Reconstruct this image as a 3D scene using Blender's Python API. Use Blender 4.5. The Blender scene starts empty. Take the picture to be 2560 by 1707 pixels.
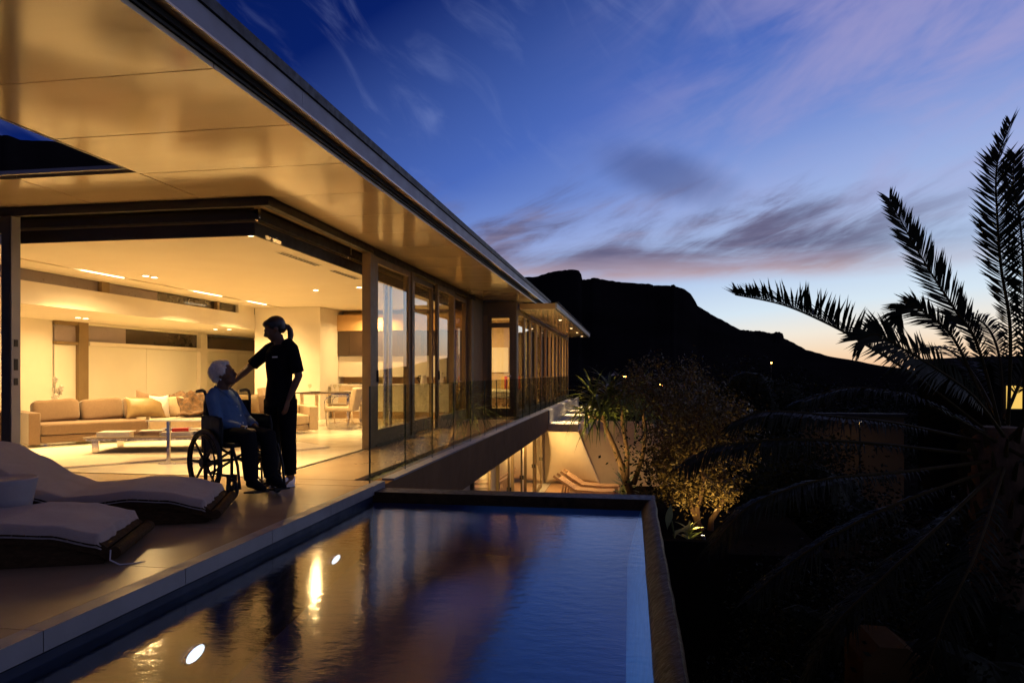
import bpy, math, random
from mathutils import Vector as V, Matrix, Euler, noise
random.seed(7)
R = math.radians
C = bpy.context.scene
COL = C.collection
# ------------------------------------------------------------------ camera
cd = bpy.data.cameras.new('camera'); cam = bpy.data.objects.new('camera', cd); COL.objects.link(cam)
cd.sensor_width = 36.0; cd.lens = 25.0; cd.shift_y = -0.0307 * -1
cd.clip_start = 0.05; cd.clip_end = 40000
cam.location = (0, 0, 1.12); cam.rotation_euler = (R(90), 0, R(9.515))
C.camera = cam
# ------------------------------------------------------------------ render settings
C.view_settings.view_transform = 'Standard'; C.view_settings.look = 'None'
C.view_settings.exposure = 0.0; C.view_settings.gamma = 1.0
C.view_settings.use_curve_mapping = False
C.render.engine = 'CYCLES'
cy = C.cycles
cy.max_bounces = 12; cy.diffuse_bounces = 5; cy.glossy_bounces = 5; cy.transmission_bounces = 8; cy.transparent_max_bounces = 24
cy.caustics_reflective = False; cy.caustics_refractive = False
cy.sample_clamp_indirect = 6.0; cy.blur_glossy = 0.3
cy.use_denoising = True
try: cy.denoiser = 'OPENIMAGEDENOISE'
except Exception: pass

# ------------------------------------------------------------------ node helper
class NT:
    def __init__(s, tree): s.t = tree; s.n = tree.nodes; s.l = tree.links
    def put(s, sock, val):
        if val is None: return
        if hasattr(val, 'is_output'): s.l.new(val, sock)
        else: sock.default_value = val
    def add(s, kind, ins=None, **props):
        nd = s.n.new(kind)
        for k, v in props.items(): setattr(nd, k, v)
        for k, v in (ins or {}).items(): s.put(nd.inputs[k], v)
        return nd
    def m(s, op, a, b=None, c=None):
        nd = s.n.new('ShaderNodeMath'); nd.operation = op
        for i, v in enumerate((a, b, c)): s.put(nd.inputs[i], v)
        return nd.outputs[0]
    def vm(s, op, a, b=None):
        nd = s.n.new('ShaderNodeVectorMath'); nd.operation = op
        s.put(nd.inputs[0], a); s.put(nd.inputs[1], b)
        return nd.outputs['Value'] if op in ('DOT_PRODUCT', 'LENGTH') else nd.outputs[0]
    def mr(s, v, a, b, c=0.0, d=1.0, smooth=True):
        nd = s.n.new('ShaderNodeMapRange'); nd.interpolation_type = 'SMOOTHSTEP' if smooth else 'LINEAR'
        for k, x in (('Value', v), ('From Min', a), ('From Max', b), ('To Min', c), ('To Max', d)): s.put(nd.inputs[k], x)
        return nd.outputs['Result']
    def mix(s, f, a, b, blend='MIX'):
        nd = s.n.new('ShaderNodeMix'); nd.data_type = 'RGBA'; nd.blend_type = blend
        s.put(nd.inputs[0], f); s.put(nd.inputs[6], a); s.put(nd.inputs[7], b)
        return nd.outputs[2]
    def noise(s, vec, scale, detail=4, rough=.55, dist=0.0):
        nd = s.add('ShaderNodeTexNoise', {'Scale': scale, 'Detail': detail, 'Roughness': rough, 'Distortion': dist})
        s.put(nd.inputs['Vector'], vec); return nd.outputs['Fac']
    def ramp(s, f, stops):
        nd = s.n.new('ShaderNodeValToRGB'); cr = nd.color_ramp
        while len(cr.elements) < len(stops): cr.elements.new(.5)
        for e, (p, c) in zip(cr.elements, stops): e.position = p; e.color = (*c, 1)
        s.put(nd.inputs[0], f); return nd.outputs[0]

# ------------------------------------------------------------------ world: dusk sky (sun already below the horizon)
W = bpy.data.worlds.new('World'); C.world = W; W.use_nodes = True
W.node_tree.nodes.clear(); n = NT(W.node_tree)
tc = n.add('ShaderNodeTexCoord').outputs['Generated']
dirv = n.vm('NORMALIZE', tc)
sp = n.add('ShaderNodeSeparateXYZ', {0: dirv})
sx, sy, sz = sp.outputs
elev = n.m('MAXIMUM', sz, 0.0)
hor = n.m('SQRT', n.m('ADD', n.m('MULTIPLY', sx, sx), n.m('ADD', n.m('MULTIPLY', sy, sy), 1e-5)))
glow = n.m('DIVIDE', n.m('ADD', n.m('MULTIPLY', sx, .55), n.m('MULTIPLY', sy, .835)), hor)   # towards the sunset
away = n.m('SUBTRACT', 1.0, glow)
t = n.m('ADD', elev, n.m('MULTIPLY', away, n.m('MINIMUM', n.m('ADD', .12, n.m('MULTIPLY', elev, 2.0)), .62)))
base = n.ramp(t, [(0, (.92, .50, .26)), (.035, (.95, .70, .47)), (.065, (.90, .82, .70)), (.105, (.68, .80, .90)), (.17, (.46, .60, .85)),
                  (.29, (.30, .40, .74)), (.36, (.165, .265, .64)), (.46, (.070, .145, .50)), (.70, (.0025, .014, .13)), (1.0, (.0008, .004, .045))])
azi = n.m('ARCTAN2', sx, sy)
uv = n.add('ShaderNodeCombineXYZ', {0: azi, 1: sz}).outputs[0]
# low cloud bank with combed streaks
def streak(deg, sxy, off=(0, 0, 0)):
    r_ = n.add('ShaderNodeMapping', {'Vector': uv, 'Rotation': (0, 0, R(-deg)), 'Location': off})
    return n.add('ShaderNodeMapping', {'Vector': r_.outputs[0], 'Scale': (sxy[0], sxy[1], 1.0)}).outputs[0]
st_d = n.noise(streak(21, (1.7, 8.5)), 3.3, 6, .6, .5)
st_h = n.noise(streak(3, (1.5, 7.0), (.2, .4, 0)), 3.0, 5, .6, .5)
w_ = n.mr(sz, .135, .20, .25, .85)
st = n.m('ADD', n.m('MULTIPLY', st_d, w_), n.m('MULTIPLY', st_h, n.m('SUBTRACT', 1.0, w_)))
st2 = n.noise(streak(4, (1.0, 9.0)), 2.3, 5, .6, .3)
bot = n.m('ADD', .118, n.m('MULTIPLY', n.m('SUBTRACT', n.noise(uv, 3.0, 3), .5), .03))
lo = n.mr(n.m('SUBTRACT', sz, bot), 0.0, .022)
hi = n.mr(n.m('SUBTRACT', sz, n.m('MULTIPLY', n.m('SUBTRACT', st, .5), .24)), .150, .250, 1.0, 0.0)
lat = n.mr(azi, .22, .50, 1.0, .22)
band = n.m('MULTIPLY', n.m('MULTIPLY', lo, hi), n.m('MULTIPLY', lat, n.mr(st, .30, .60, .28, 1.0)))
pink = n.mr(n.m('SUBTRACT', sz, bot), .008, .050, 1.0, 0.0)
ccol = n.mix(pink, (.098, .088, .172, 1), (.52, .35, .36, 1))
ccol = n.mix(n.mr(st2, .4, .7), ccol, n.mix(.55, ccol, (.40, .33, .46, 1)))
col = n.mix(n.m('MULTIPLY', band, .93), base, ccol)
# single darker puff and the broad lilac veil higher up
veil = n.noise(streak(22, (1.0, 2.8)), 3.2, 5, .6, .5)
vm_ = n.m('MULTIPLY', n.mr(veil, .36, .64), n.m('MULTIPLY', n.mr(sz, .15, .30), n.mr(azi, -.16, .38)))
col = n.mix(n.m('MULTIPLY', vm_, .60), col, (.43, .375, .62, 1))
px = n.m('SUBTRACT', azi, .045); pz = n.m('SUBTRACT', n.m('SUBTRACT', sz, .262), n.m('MULTIPLY', px, -.28))
pd = n.m('SQRT', n.m('ADD', n.m('MULTIPLY', px, px), n.m('MULTIPLY', n.m('MULTIPLY', pz, pz), 8.0)))
puff = n.m('MULTIPLY', n.mr(n.m('ADD', pd, n.m('MULTIPLY', n.m('SUBTRACT', veil, .5), .12)), .02, .125, 1.0, 0.0), .55)
col = n.mix(puff, col, (.062, .075, .21, 1))
# thin high wisps
wisp = n.noise(streak(-38, (1.5, 4.5), (.3, .1, 0)), 3.6, 6, .58, 1.0)
wm = n.m('MULTIPLY', n.mr(wisp, .50, .85), n.mr(sz, .2, .3))
col = n.mix(n.m('MULTIPLY', wm, .30), col, (.24, .31, .62, 1))
# below the horizon: dim ground haze
col = n.mix(n.mr(sz, -.03, 0.0), (.012, .012, .016, 1), col)
bg = n.add('ShaderNodeBackground', {'Color': col, 'Strength': 1.0})
out = n.add('ShaderNodeOutputWorld', {'Surface': bg.outputs[0]})

# ------------------------------------------------------------------ materials
MATS = {}
def mat(name, c, rough=.5, metal=0.0, var=.12, nscale=6.0, bump=0.0, bscale=40.0, spec=.5, emit=None, estr=0.0, coat=0.0, stretch=(1, 1, 1), sheen=0.0, c2=None, rvar=.08):
    if name in MATS: return MATS[name]
    m = bpy.data.materials.new(name); m.use_nodes = True; MATS[name] = m
    k = NT(m.node_tree); k.n.clear()
    tcn = k.add('ShaderNodeTexCoord').outputs['Object']
    mpn = k.add('ShaderNodeMapping', {'Vector': tcn, 'Scale': stretch}).outputs[0]
    f = k.noise(mpn, nscale, 5, .6)
    lo_ = tuple(x * (1 - var) for x in c); hi_ = tuple(min(1, x * (1 + var)) for x in (c2 or c))
    colr = k.ramp(f, [(.3, lo_), (.7, hi_)])
    rg = k.mr(k.noise(mpn, nscale * 2.3, 3), .3, .7, max(.02, rough - rvar), min(1, rough + rvar))
    b = k.add('ShaderNodeBsdfPrincipled', {'Base Color': colr, 'Roughness': rg, 'Metallic': metal, 'Specular IOR Level': spec, 'Coat Weight': coat, 'Sheen Weight': sheen})
    if coat: b.inputs['Coat Roughness'].default_value = .12
    if bump:
        bn = k.add('ShaderNodeBump', {'Strength': bump, 'Distance': .02, 'Height': k.noise(mpn, bscale, 4, .6)})
        k.l.new(bn.outputs[0], b.inputs['Normal'])
    if emit:
        b.inputs['Emission Color'].default_value = (*emit, 1); b.inputs['Emission Strength'].default_value = estr
    o = k.add('ShaderNodeOutputMaterial', {'Surface': b.outputs[0]})
    return m
def glass_mat(name, tint, ior=1.5, gain=1.7, rough=0.0):
    m = bpy.data.materials.new(name); m.use_nodes = True; MATS[name] = m
    k = NT(m.node_tree); k.n.clear()
    fr = k.add('ShaderNodeFresnel', {'IOR': ior}).outputs[0]
    bf = k.add('ShaderNodeNewGeometry').outputs['Backfacing']
    f = k.m('MINIMUM', k.m('MULTIPLY', k.m('MULTIPLY', fr, gain), k.m('SUBTRACT', 1.0, bf)), .92)
    tr = k.add('ShaderNodeBsdfTransparent', {'Color': (*tint, 1)})
    gl = k.add('ShaderNodeBsdfGlossy', {'Color': (1, 1, 1, 1), 'Roughness': rough})
    mx = k.add('ShaderNodeMixShader', {0: f, 1: tr.outputs[0], 2: gl.outputs[0]})
    k.add('ShaderNodeOutputMaterial', {'Surface': mx.outputs[0]})
    return m
plaster = mat('plaster_cream', (.80, .74, .63), .75, var=.04, nscale=1.5, bump=.05, bscale=30)
ceil_m = mat('ceiling_white', (.80, .74, .62), .55, var=.02, nscale=1.0)
soffit_m = mat('soffit_lacquer', (.72, .57, .37), .13, var=.04, nscale=1.3, coat=.45, stretch=(.4, 2, 1), rvar=.03)
fascia_m = mat('fascia_metal', (.25, .25, .28), .5, spec=.3, var=.06, nscale=2)
dark_m = mat('dark_bronze', (.022, .017, .012), .5, var=.15, nscale=4, spec=.25)
frame_m = mat('bronze_frame', (.21, .145, .075), .5, spec=.25, var=.08, nscale=3)
black_m = mat('black_gap', (.012, .011, .011), .6)
steel_m = mat('brushed_steel', (.62, .58, .52), .22, metal=1.0, var=.08, nscale=8, stretch=(1, 1, .1))
chrome_m = mat('chrome', (.78, .74, .68), .1, metal=1.0, var=.05)
stone_m = mat('deck_stone', (.25, .17, .10), .26, spec=.26, var=.12, nscale=1.1, c2=(.27, .195, .12), rvar=0)  # same stone as indoors, the dimmer light outside put into the colour
coping_m = mat('coping_stone', (.20, .19, .19), .42, var=.14, nscale=3, bump=.08, bscale=50)
floor_m = mat('interior_stone', (.72, .65, .52), .13, var=.06, nscale=1.2, rvar=.05)  # same stone as the deck, bright room light put into the colour
beam_m = mat('beam_render', (.17, .092, .038), .85, spec=.1, var=.12, nscale=2.5, bump=.15, bscale=35)
glass_m = glass_mat('clear_glass', (.95, .95, .91), 1.52, 1.75)
balu_glass = glass_mat('balustrade_glass', (.95, .965, .88), 1.5, 1.1)
dark_glass = mat('dark_window', (.05, .036, .026), .06, var=.1, spec=.8)
dusk_glass = mat('dusk_sky_pane', (.27, .22, .23), .35, var=.05)  # dusk sky seen through the panes, put into an opaque lilac colour
frost_m = mat('frosted_panel', (.80, .77, .66), .42, var=.03, nscale=1.0)
sofa_shade_m = mat('sofa_fabric_shaded', (.17, .105, .058), .9, var=.1, nscale=40, bump=.2, bscale=260, sheen=.3)  # shade on the left part of the sofa put into the colour
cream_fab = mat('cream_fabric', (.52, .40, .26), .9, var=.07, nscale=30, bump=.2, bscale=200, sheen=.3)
gold_fab = mat('satin_cushion', (.22, .15, .06), .45, var=.12, nscale=8, bump=.15, bscale=14)
fur_m = mat('fur_throw', (.035, .016, .005), .85, var=.5, nscale=12, bump=.9, bscale=60, sheen=.15, c2=(.14, .07, .025))
rug_m = mat('rug_pile', (.72, .63, .51), .95, var=.08, nscale=30, bump=.3, bscale=300)
wood_dark = mat('weathered_teak', (.05, .028, .013), .8, spec=.04, var=.3, nscale=5, stretch=(1, 9, 9), bump=.3, bscale=30)
wood_warm = mat('teak', (.36, .21, .11), .55, var=.25, nscale=5, stretch=(.6, 9, 9), bump=.2, bscale=30)
towel_m = mat('terry_towel', (.29, .215, .175), .95, var=.06, nscale=25, bump=.5, bscale=240, sheen=.4)
white_m = mat('white_lacquer', (.80, .76, .68), .3, var=.03)
cup_m = mat('dark_cupboard', (.06, .035, .02), .35, var=.12, nscale=3)
orange_wall = mat('ochre_wall', (.66, .42, .18), .75, var=.04)
timber_base = mat('timber_plinth', (.42, .27, .15), .45, var=.25, nscale=4, stretch=(1, 1, 12))
leaf_m = mat('leaf_green', (.05, .07, .015), .42, var=.4, nscale=9, c2=(.09, .11, .025), spec=.3)
olive_leaf = mat('olive_leaf', (.05, .036, .010), .45, var=.6, nscale=22, c2=(.13, .09, .03), spec=.12)
palm_leaf = mat('palm_leaf', (.016, .018, .007), .6, var=.4, nscale=8, spec=.12)
rachis_m = mat('palm_rachis', (.040, .028, .009), .6, var=.2, spec=.04)
bark_m = mat('bark', (.11, .065, .035), .9, var=.35, nscale=9, stretch=(1, 1, .3), bump=.6, bscale=25, spec=.1)
pale_leaf = mat('pale_leaf', (.30, .34, .12), .4, var=.25, nscale=5)
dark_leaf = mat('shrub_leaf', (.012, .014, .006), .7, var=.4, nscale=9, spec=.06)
soil_m = mat('dark_ground', (.014, .012, .009), .95, var=.4, nscale=.6, spec=0)
gravel_m = mat('gravel', (.46, .41, .34), .95, var=.45, nscale=45, bump=1.0, bscale=70)
moss_m = mat('planted_gravel', (.085, .085, .045), .95, var=.6, nscale=30, bump=1.0, bscale=60)
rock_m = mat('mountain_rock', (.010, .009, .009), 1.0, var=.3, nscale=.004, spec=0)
rim_m = mat('wet_rim', (.040, .023, .009), .4, var=.5, nscale=9, bump=.4, bscale=22, spec=.09)
poolwall_m = mat('pool_wall', (.018, .024, .045), .5, var=.2, nscale=4, spec=.2)
lit_ledge_m = mat('pool_ledge_lit', (.10, .26, .60), .6, var=.12, nscale=5)  # lamplight on the pool side put into a lighter colour
poolfloor_m = mat('pool_tile_blue', (.005, .085, .34), .6, var=.12, nscale=2)
skin_m = mat('skin', (.13, .064, .035), .55, spec=.3, var=.08, nscale=14)
scrub_m = mat('black_scrubs', (.008, .008, .009), .95, spec=.05, var=.2, nscale=16, bump=.25, bscale=12)
blouse_m = mat('blue_blouse', (.055, .125, .25), .8, var=.1, nscale=16, bump=.35, bscale=9)
trous_m = mat('dark_trousers', (.009, .009, .011), .95, var=.2, spec=.05)
hair_dark = mat('dark_hair', (.018, .012, .009), .45, var=.3, nscale=30, stretch=(1, 1, .2))
hair_white = mat('white_hair', (.60, .58, .52), .6, var=.25, nscale=38, bump=.6, bscale=60, stretch=(1, 1, .35))
shoe_m = mat('white_shoe', (.74, .76, .78), .5, var=.05)
rubber_m = mat('black_rubber', (.012, .012, .012), .6, var=.1)
wc_m = mat('wheelchair_black', (.010, .010, .010), .5, var=.1, spec=.15)
pearl_m = mat('pearl', (.8, .78, .74), .2)
red_m = mat('red_cover', (.62, .03, .02), .4)
page_m = mat('book_pages', (.78, .72, .60), .8, var=.1, nscale=60, stretch=(1, 1, 12))
cover_a = mat('white_cover', (.72, .68, .62), .4); cover_b = mat('brown_cover', (.30, .18, .10), .4); cover_c = mat('blue_grey_cover', (.25, .27, .36), .4)
stool_m = mat('stool_plaster', (.34, .30, .30), .7, var=.08, nscale=5, bump=.1)
stripe_m = mat('striped_fabric', (.45, .05, .03), .9); stripe2_m = mat('ochre_stripe', (.60, .40, .12), .9)
art_m = mat('white_canvas', (.86, .82, .72), .8, var=.02)
linen_m = mat('white_linen', (.76, .73, .66), .9, var=.05, bump=.3, bscale=8)
curtain_m = mat('curtain', (.78, .68, .50), .9, var=.12, nscale=6, stretch=(6, 6, .2))
tan_wall = mat('tan_render', (.62, .47, .29), .85, var=.06, nscale=2, bump=.1)
sail_m = mat('sail_cloth', (.78, .66, .46), .9, var=.04, nscale=3)
tile_m = mat('roof_metal', (.03, .026, .025), .7, spec=.08)
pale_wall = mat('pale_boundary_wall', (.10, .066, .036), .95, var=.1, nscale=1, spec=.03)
pillar_m = mat('brown_render', (.08, .042, .014), .95, var=.12, nscale=3, spec=.03)
lamp_warm = mat('lamp_glow', (.9, .8, .6), .5, emit=(1, .82, .52), estr=14)
lamp_soft = mat('tube_glow', (.9, .8, .6), .5, emit=(1, .80, .48), estr=7)
lamp_pool = mat('pool_lamp_glow', (.9, .95, 1), .5, emit=(.72, .85, 1), estr=1.8)
lamp_sod = mat('sodium_glow', (.9, .5, .2), .5, emit=(1, .40, .08), estr=40)
win_lit = mat('lit_window', (.8, .6, .2), .6, emit=(1, .62, .12), estr=.95)

# ------------------------------------------------------------------ mesh builder
class MB:
    def __init__(s): s.v = []; s.f = []; s.mi = []; s.cur = 0
    def face(s, idx): s.f.append(idx); s.mi.append(s.cur)
    def quad(s, a, b, c, d):
        i = len(s.v); s.v += [V(a), V(b), V(c), V(d)]; s.face((i, i + 1, i + 2, i + 3)); return s
    def box(s, x0, x1, y0, y1, z0, z1):
        return s.obox(V(((x0 + x1) / 2, (y0 + y1) / 2, (z0 + z1) / 2)), (V((1, 0, 0)), V((0, 1, 0)), V((0, 0, 1))), (abs(x1 - x0) / 2, abs(y1 - y0) / 2, abs(z1 - z0) / 2))
    def obox(s, c, ax, h):
        i = len(s.v); c = V(c)
        for sx_ in (-1, 1):
            for sy_ in (-1, 1):
                for sz_ in (-1, 1): s.v.append(c + ax[0] * h[0] * sx_ + ax[1] * h[1] * sy_ + ax[2] * h[2] * sz_)
        for f in ((0, 1, 3, 2), (4, 6, 7, 5), (0, 4, 5, 1), (2, 3, 7, 6), (0, 2, 6, 4), (1, 5, 7, 3)): s.face(tuple(i + q for q in f))
        return s
    def bar(s, p, q, w, h, up=(0, 0, 1)):
        p, q = V(p), V(q); d = (q - p); L = d.length; d.normalize(); u = V(up); sd = d.cross(u)
        if sd.length < 1e-4: sd = d.cross(V((1, 0, 0)))
        sd.normalize(); u = sd.cross(d)
        return s.obox((p + q) / 2, (d, sd, u), (L / 2, w / 2, h / 2))
    def loft(s, pts, rad, side=None, n=10, cap=True):
        pts = [V(p) for p in pts]; i0 = len(s.v); N = len(pts); prev = None
        for k, p in enumerate(pts):
            d = (pts[min(k + 1, N - 1)] - pts[max(k - 1, 0)]).normalized()
            ref = V(side) if side else (prev if prev else (V((0, 0, 1)) if abs(d.z) < .9 else V((1, 0, 0))))
            a = ref - d * ref.dot(d)
            if a.length < 1e-4: a = d.orthogonal()
            a.normalize(); b = d.cross(a); prev = a
            r = rad[k] if isinstance(rad, (list, tuple)) else rad
            ra, rb = r if isinstance(r, (list, tuple)) else (r, r)
            for j in range(n):
                th = 2 * math.pi * j / n; s.v.append(p + a * ra * math.cos(th) + b * rb * math.sin(th))
        for k in range(N - 1):
            for j in range(n):
                a_ = i0 + k * n + j; b_ = i0 + k * n + (j + 1) % n; s.face((a_, b_, b_ + n, a_ + n))
        if cap:
            s.face(tuple(i0 + j for j in range(n))[::-1]); s.face(tuple(i0 + (N - 1) * n + j for j in range(n)))
        return s
    def tube(s, p, q, r, n=10, r2=None): return s.loft([p, q], [r, r if r2 is None else r2], n=n)
    def lathe(s, c, prof, n=24, M=None):
        i0 = len(s.v); c = V(c)
        for r, z in prof:
            for j in range(n):
                th = 2 * math.pi * j / n; q = V((r * math.cos(th), r * math.sin(th), z))
                s.v.append(c + (M @ q if M else q))
        for k in range(len(prof) - 1):
            for j in range(n):
                a_ = i0 + k * n + j; b_ = i0 + k * n + (j + 1) % n; s.face((a_, b_, b_ + n, a_ + n))
        s.face(tuple(i0 + j for j in range(n))[::-1]); s.face(tuple(i0 + (len(prof) - 1) * n + j for j in range(n)))
        return s
    def ell(s, c, r, M=None, n=14, e=1.0, e2=1.0):
        i0 = len(s.v); c = V(c); rows = n // 2 + 1
        sg = lambda x, p: math.copysign(abs(x) ** p, x)
        for k in range(rows):
            ph = -math.pi / 2 + math.pi * k / (rows - 1)
            for j in range(n):
                th = 2 * math.pi * j / n
                q = V((r[0] * sg(math.cos(ph), e) * sg(math.cos(th), e2), r[1] * sg(math.cos(ph), e) * sg(math.sin(th), e2), r[2] * sg(math.sin(ph), e)))
                s.v.append(c + (M @ q if M else q))
        for k in range(rows - 1):
            for j in range(n):
                a_ = i0 + k * n + j; b_ = i0 + k * n + (j + 1) % n; s.face((a_, b_, b_ + n, a_ + n))
        return s
    def grid(s, fn, nu, nv):
        i0 = len(s.v)
        for a in range(nu + 1):
            for b in range(nv + 1): s.v.append(V(fn(a / nu, b / nv)))
        for a in range(nu):
            for b in range(nv):
                q = i0 + a * (nv + 1) + b; s.face((q, q + nv + 1, q + nv + 2, q + 1))
        return s
    def ring(s, c, ax, R_, r, n=36, m=8):
        ax = V(ax).normalized(); a = ax.orthogonal().normalized(); b = ax.cross(a); i0 = len(s.v); c = V(c)
        for j in range(n):
            th = 2 * math.pi * j / n; d = a * math.cos(th) + b * math.sin(th)
            for k in range(m):
                ph = 2 * math.pi * k / m; s.v.append(c + d * (R_ + r * math.cos(ph)) + ax * r * math.sin(ph))
        for j in range(n):
            for k in range(m):
                s.face((i0 + j * m + k, i0 + ((j + 1) % n) * m + k, i0 + ((j + 1) % n) * m + (k + 1) % m, i0 + j * m + (k + 1) % m))
        return s
    def mesh(s, name, mats, smooth=False, ang=35):
        me = bpy.data.meshes.new(name); me.from_pydata([tuple(q) for q in s.v], [], s.f)
        for m in (mats if isinstance(mats, (list, tuple)) else [mats]): me.materials.append(m)
        if max(s.mi or [0]): me.polygons.foreach_set('material_index', s.mi)
        if smooth:
            me.polygons.foreach_set('use_smooth', [True] * len(s.f))
            if ang: me.set_sharp_from_angle(angle=R(ang))
        me.update(); return me
    def build(s, name, mats, parent=None, smooth=False, ang=35, local=False):
        """world coordinates unless local; child meshes are shifted to their parent's frame"""
        if parent is not None and not local:
            inv = wmat(parent).inverted(); s.v = [inv @ q for q in s.v]
        o = bpy.data.objects.new(name, s.mesh(name, mats, smooth, ang)); COL.objects.link(o); o.parent = parent
        return o
def wmat(o):
    M = Matrix.Translation(o.location) @ o.rotation_euler.to_matrix().to_4x4()
    return wmat(o.parent) @ M if o.parent else M
def tag(o, label, cat, group=None):
    o['label'] = label; o['category'] = cat
    if group: o['group'] = group
    return o
def thing(name, label, cat, loc=(0, 0, 0), rz=0.0, group=None):
    o = bpy.data.objects.new(name, None); COL.objects.link(o); o.location = loc; o.rotation_euler = (0, 0, rz); o.empty_display_size = .1
    return tag(o, label, cat, group)
def kind(o, k): o['kind'] = k; return o
def copy_tree(o, parent=None, loc=None, rz=None, label=None):
    c = o.copy(); COL.objects.link(c); c.parent = parent
    if loc is not None: c.location = loc
    if rz is not None: c.rotation_euler = (0, 0, rz)
    if label: c['label'] = label
    for ch in list(o.children): copy_tree(ch, c)
    return c
def inst(name, me, parent, M):
    o = bpy.data.objects.new(name, me); COL.objects.link(o); o.parent = parent; o.matrix_local = M; return o
WARM = (1.0, .64, .245)
def area(parent, loc, power, size, color=WARM, rot=(0, 0, 0), shape='DISK', spread=180):
    l = bpy.data.lights.new('lamp_light', 'AREA'); l.energy = power; l.shape = shape; l.size = size if not isinstance(size, tuple) else size[0]
    if isinstance(size, tuple): l.shape = 'RECTANGLE'; l.size_y = size[1]
    l.color = color; l.spread = R(spread)
    o = bpy.data.objects.new('lamp_light', l); COL.objects.link(o); o.location = V(loc) - (V(parent.location) if parent else V()); o.rotation_euler = rot; o.parent = parent
    return o
def spot(parent, loc, target, power, color=WARM, cone=60, blend=.5, r=.03):
    l = bpy.data.lights.new('lamp_light', 'SPOT'); l.energy = power; l.color = color; l.spot_size = R(cone); l.spot_blend = blend; l.shadow_soft_size = r
    o = bpy.data.objects.new('lamp_light', l); COL.objects.link(o); o.parent = parent
    o.location = V(loc) - (V(parent.location) if parent else V())
    o.rotation_euler = (V(target) - V(loc)).to_track_quat('-Z', 'Y').to_euler()
    return o

# ================================================================== GROUND, HILLS
def ground_fn(u, v):
    x = -1500 + 3000 * u; y = -300 + 6000 * v * v; d = math.hypot(x, y)
    z = -3.12
    if d > 45: z -= min(60, (d - 45) * .06)
    return (x, y, z)
gm = MB()
gm.grid(ground_fn, 60, 80)
kind(gm.build('ground', soil_m, smooth=True, ang=0), 'structure')
kind(MB().grid(lambda u, v: (-9000 + 18000 * u, 500 + 24000 * v, -64), 4, 4).build('plain', soil_m), 'structure')
FPX, S9, C9 = 1778., math.sin(math.atan(298 / 1778.)), math.cos(math.atan(298 / 1778.))
def bearing(u):                     # compass bearing (from +Y, clockwise) of a column of the view
    return math.atan((u - 1280) / FPX) - math.atan(298 / FPX)
def ridge_mesh(name, pts, dist, foot, seed, cliff=.8, rows=15, slope=.55, sub=4):
    """a hill with a surveyed skyline: (bearing, tangent of height angle) -> crest, front slope, back slope"""
    prof = []
    for (a0, e0), (a1, e1) in zip(pts, pts[1:]):
        for k in range(sub):
            t_ = k / sub; j = noise.noise(V((a0 * 90 + k * .7, seed, 0))) * .0012
            prof.append((a0 + (a1 - a0) * t_, e0 + (e1 - e0) * t_ + (j if k else 0)))
    prof.append(pts[-1])
    mb = MB(); nr = rows
    for a, e in prof:
        d0 = dist(a); zc = 1.12 + e * d0
        for r in range(nr + 1):
            q = r / nr
            if q <= .6:
                w = q / .6; d = d0 * (1 - slope * (1 - w)); h = w ** 1.6 * cliff + (w ** 6) * (1 - cliff)
                nz = noise.noise(V((a * 25, w * 4, seed))) * .10 * (1 - w) * w * 4
                z = foot + (zc - foot) * max(0, h + nz * .5)
            else:
                w = (q - .6) / .4; d = d0 * (1 + .55 * w); z = zc + (foot - zc) * w ** 1.3
            mb.v.append(V((math.sin(a) * d, math.cos(a) * d, z)))
    nc = nr + 1
    for i in range(len(prof) - 1):
        for r in range(nr): mb.face((i * nc + r, (i + 1) * nc + r, (i + 1) * nc + r + 1, i * nc + r + 1))
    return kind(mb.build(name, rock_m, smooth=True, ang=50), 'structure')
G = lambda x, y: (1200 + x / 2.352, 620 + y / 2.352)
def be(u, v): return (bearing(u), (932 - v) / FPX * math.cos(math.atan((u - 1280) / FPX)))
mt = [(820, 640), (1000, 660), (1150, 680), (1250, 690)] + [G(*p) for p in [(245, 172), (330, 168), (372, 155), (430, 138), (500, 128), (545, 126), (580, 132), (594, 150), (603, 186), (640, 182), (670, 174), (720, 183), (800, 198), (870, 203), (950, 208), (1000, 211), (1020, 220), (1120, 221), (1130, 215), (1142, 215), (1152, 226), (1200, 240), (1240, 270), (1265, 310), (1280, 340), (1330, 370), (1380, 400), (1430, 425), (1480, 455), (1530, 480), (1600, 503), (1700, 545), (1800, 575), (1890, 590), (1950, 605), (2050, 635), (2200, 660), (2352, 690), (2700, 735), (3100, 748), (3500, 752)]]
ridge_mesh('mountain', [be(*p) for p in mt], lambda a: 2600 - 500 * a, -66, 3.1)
fm = [G(*p) for p in [(1380, 500), (1530, 480), (1570, 482), (1600, 487), (1640, 486), (1660, 489), (1700, 497), (1720, 500), (1742, 491), (1765, 494), (1782, 505), (1788, 530), (1830, 550), (1890, 580), (2000, 640), (2200, 690)]]
ridge_mesh('far_mountain', [be(*p) for p in fm], lambda a: 6500, -70, 8.3)
lh = [(-1100, 330), (-600, 300), (-200, 322), (0, 338), (18, 338), (33, 343), (50, 350), (80, 352), (130, 353), (180, 362), (300, 378), (480, 430), (700, 520), (900, 640), (1100, 780), (1200, 850)]
ridge_mesh('hill', [be(*p) for p in lh], lambda a: 950, -20, 5.7, slope=.9)

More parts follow.
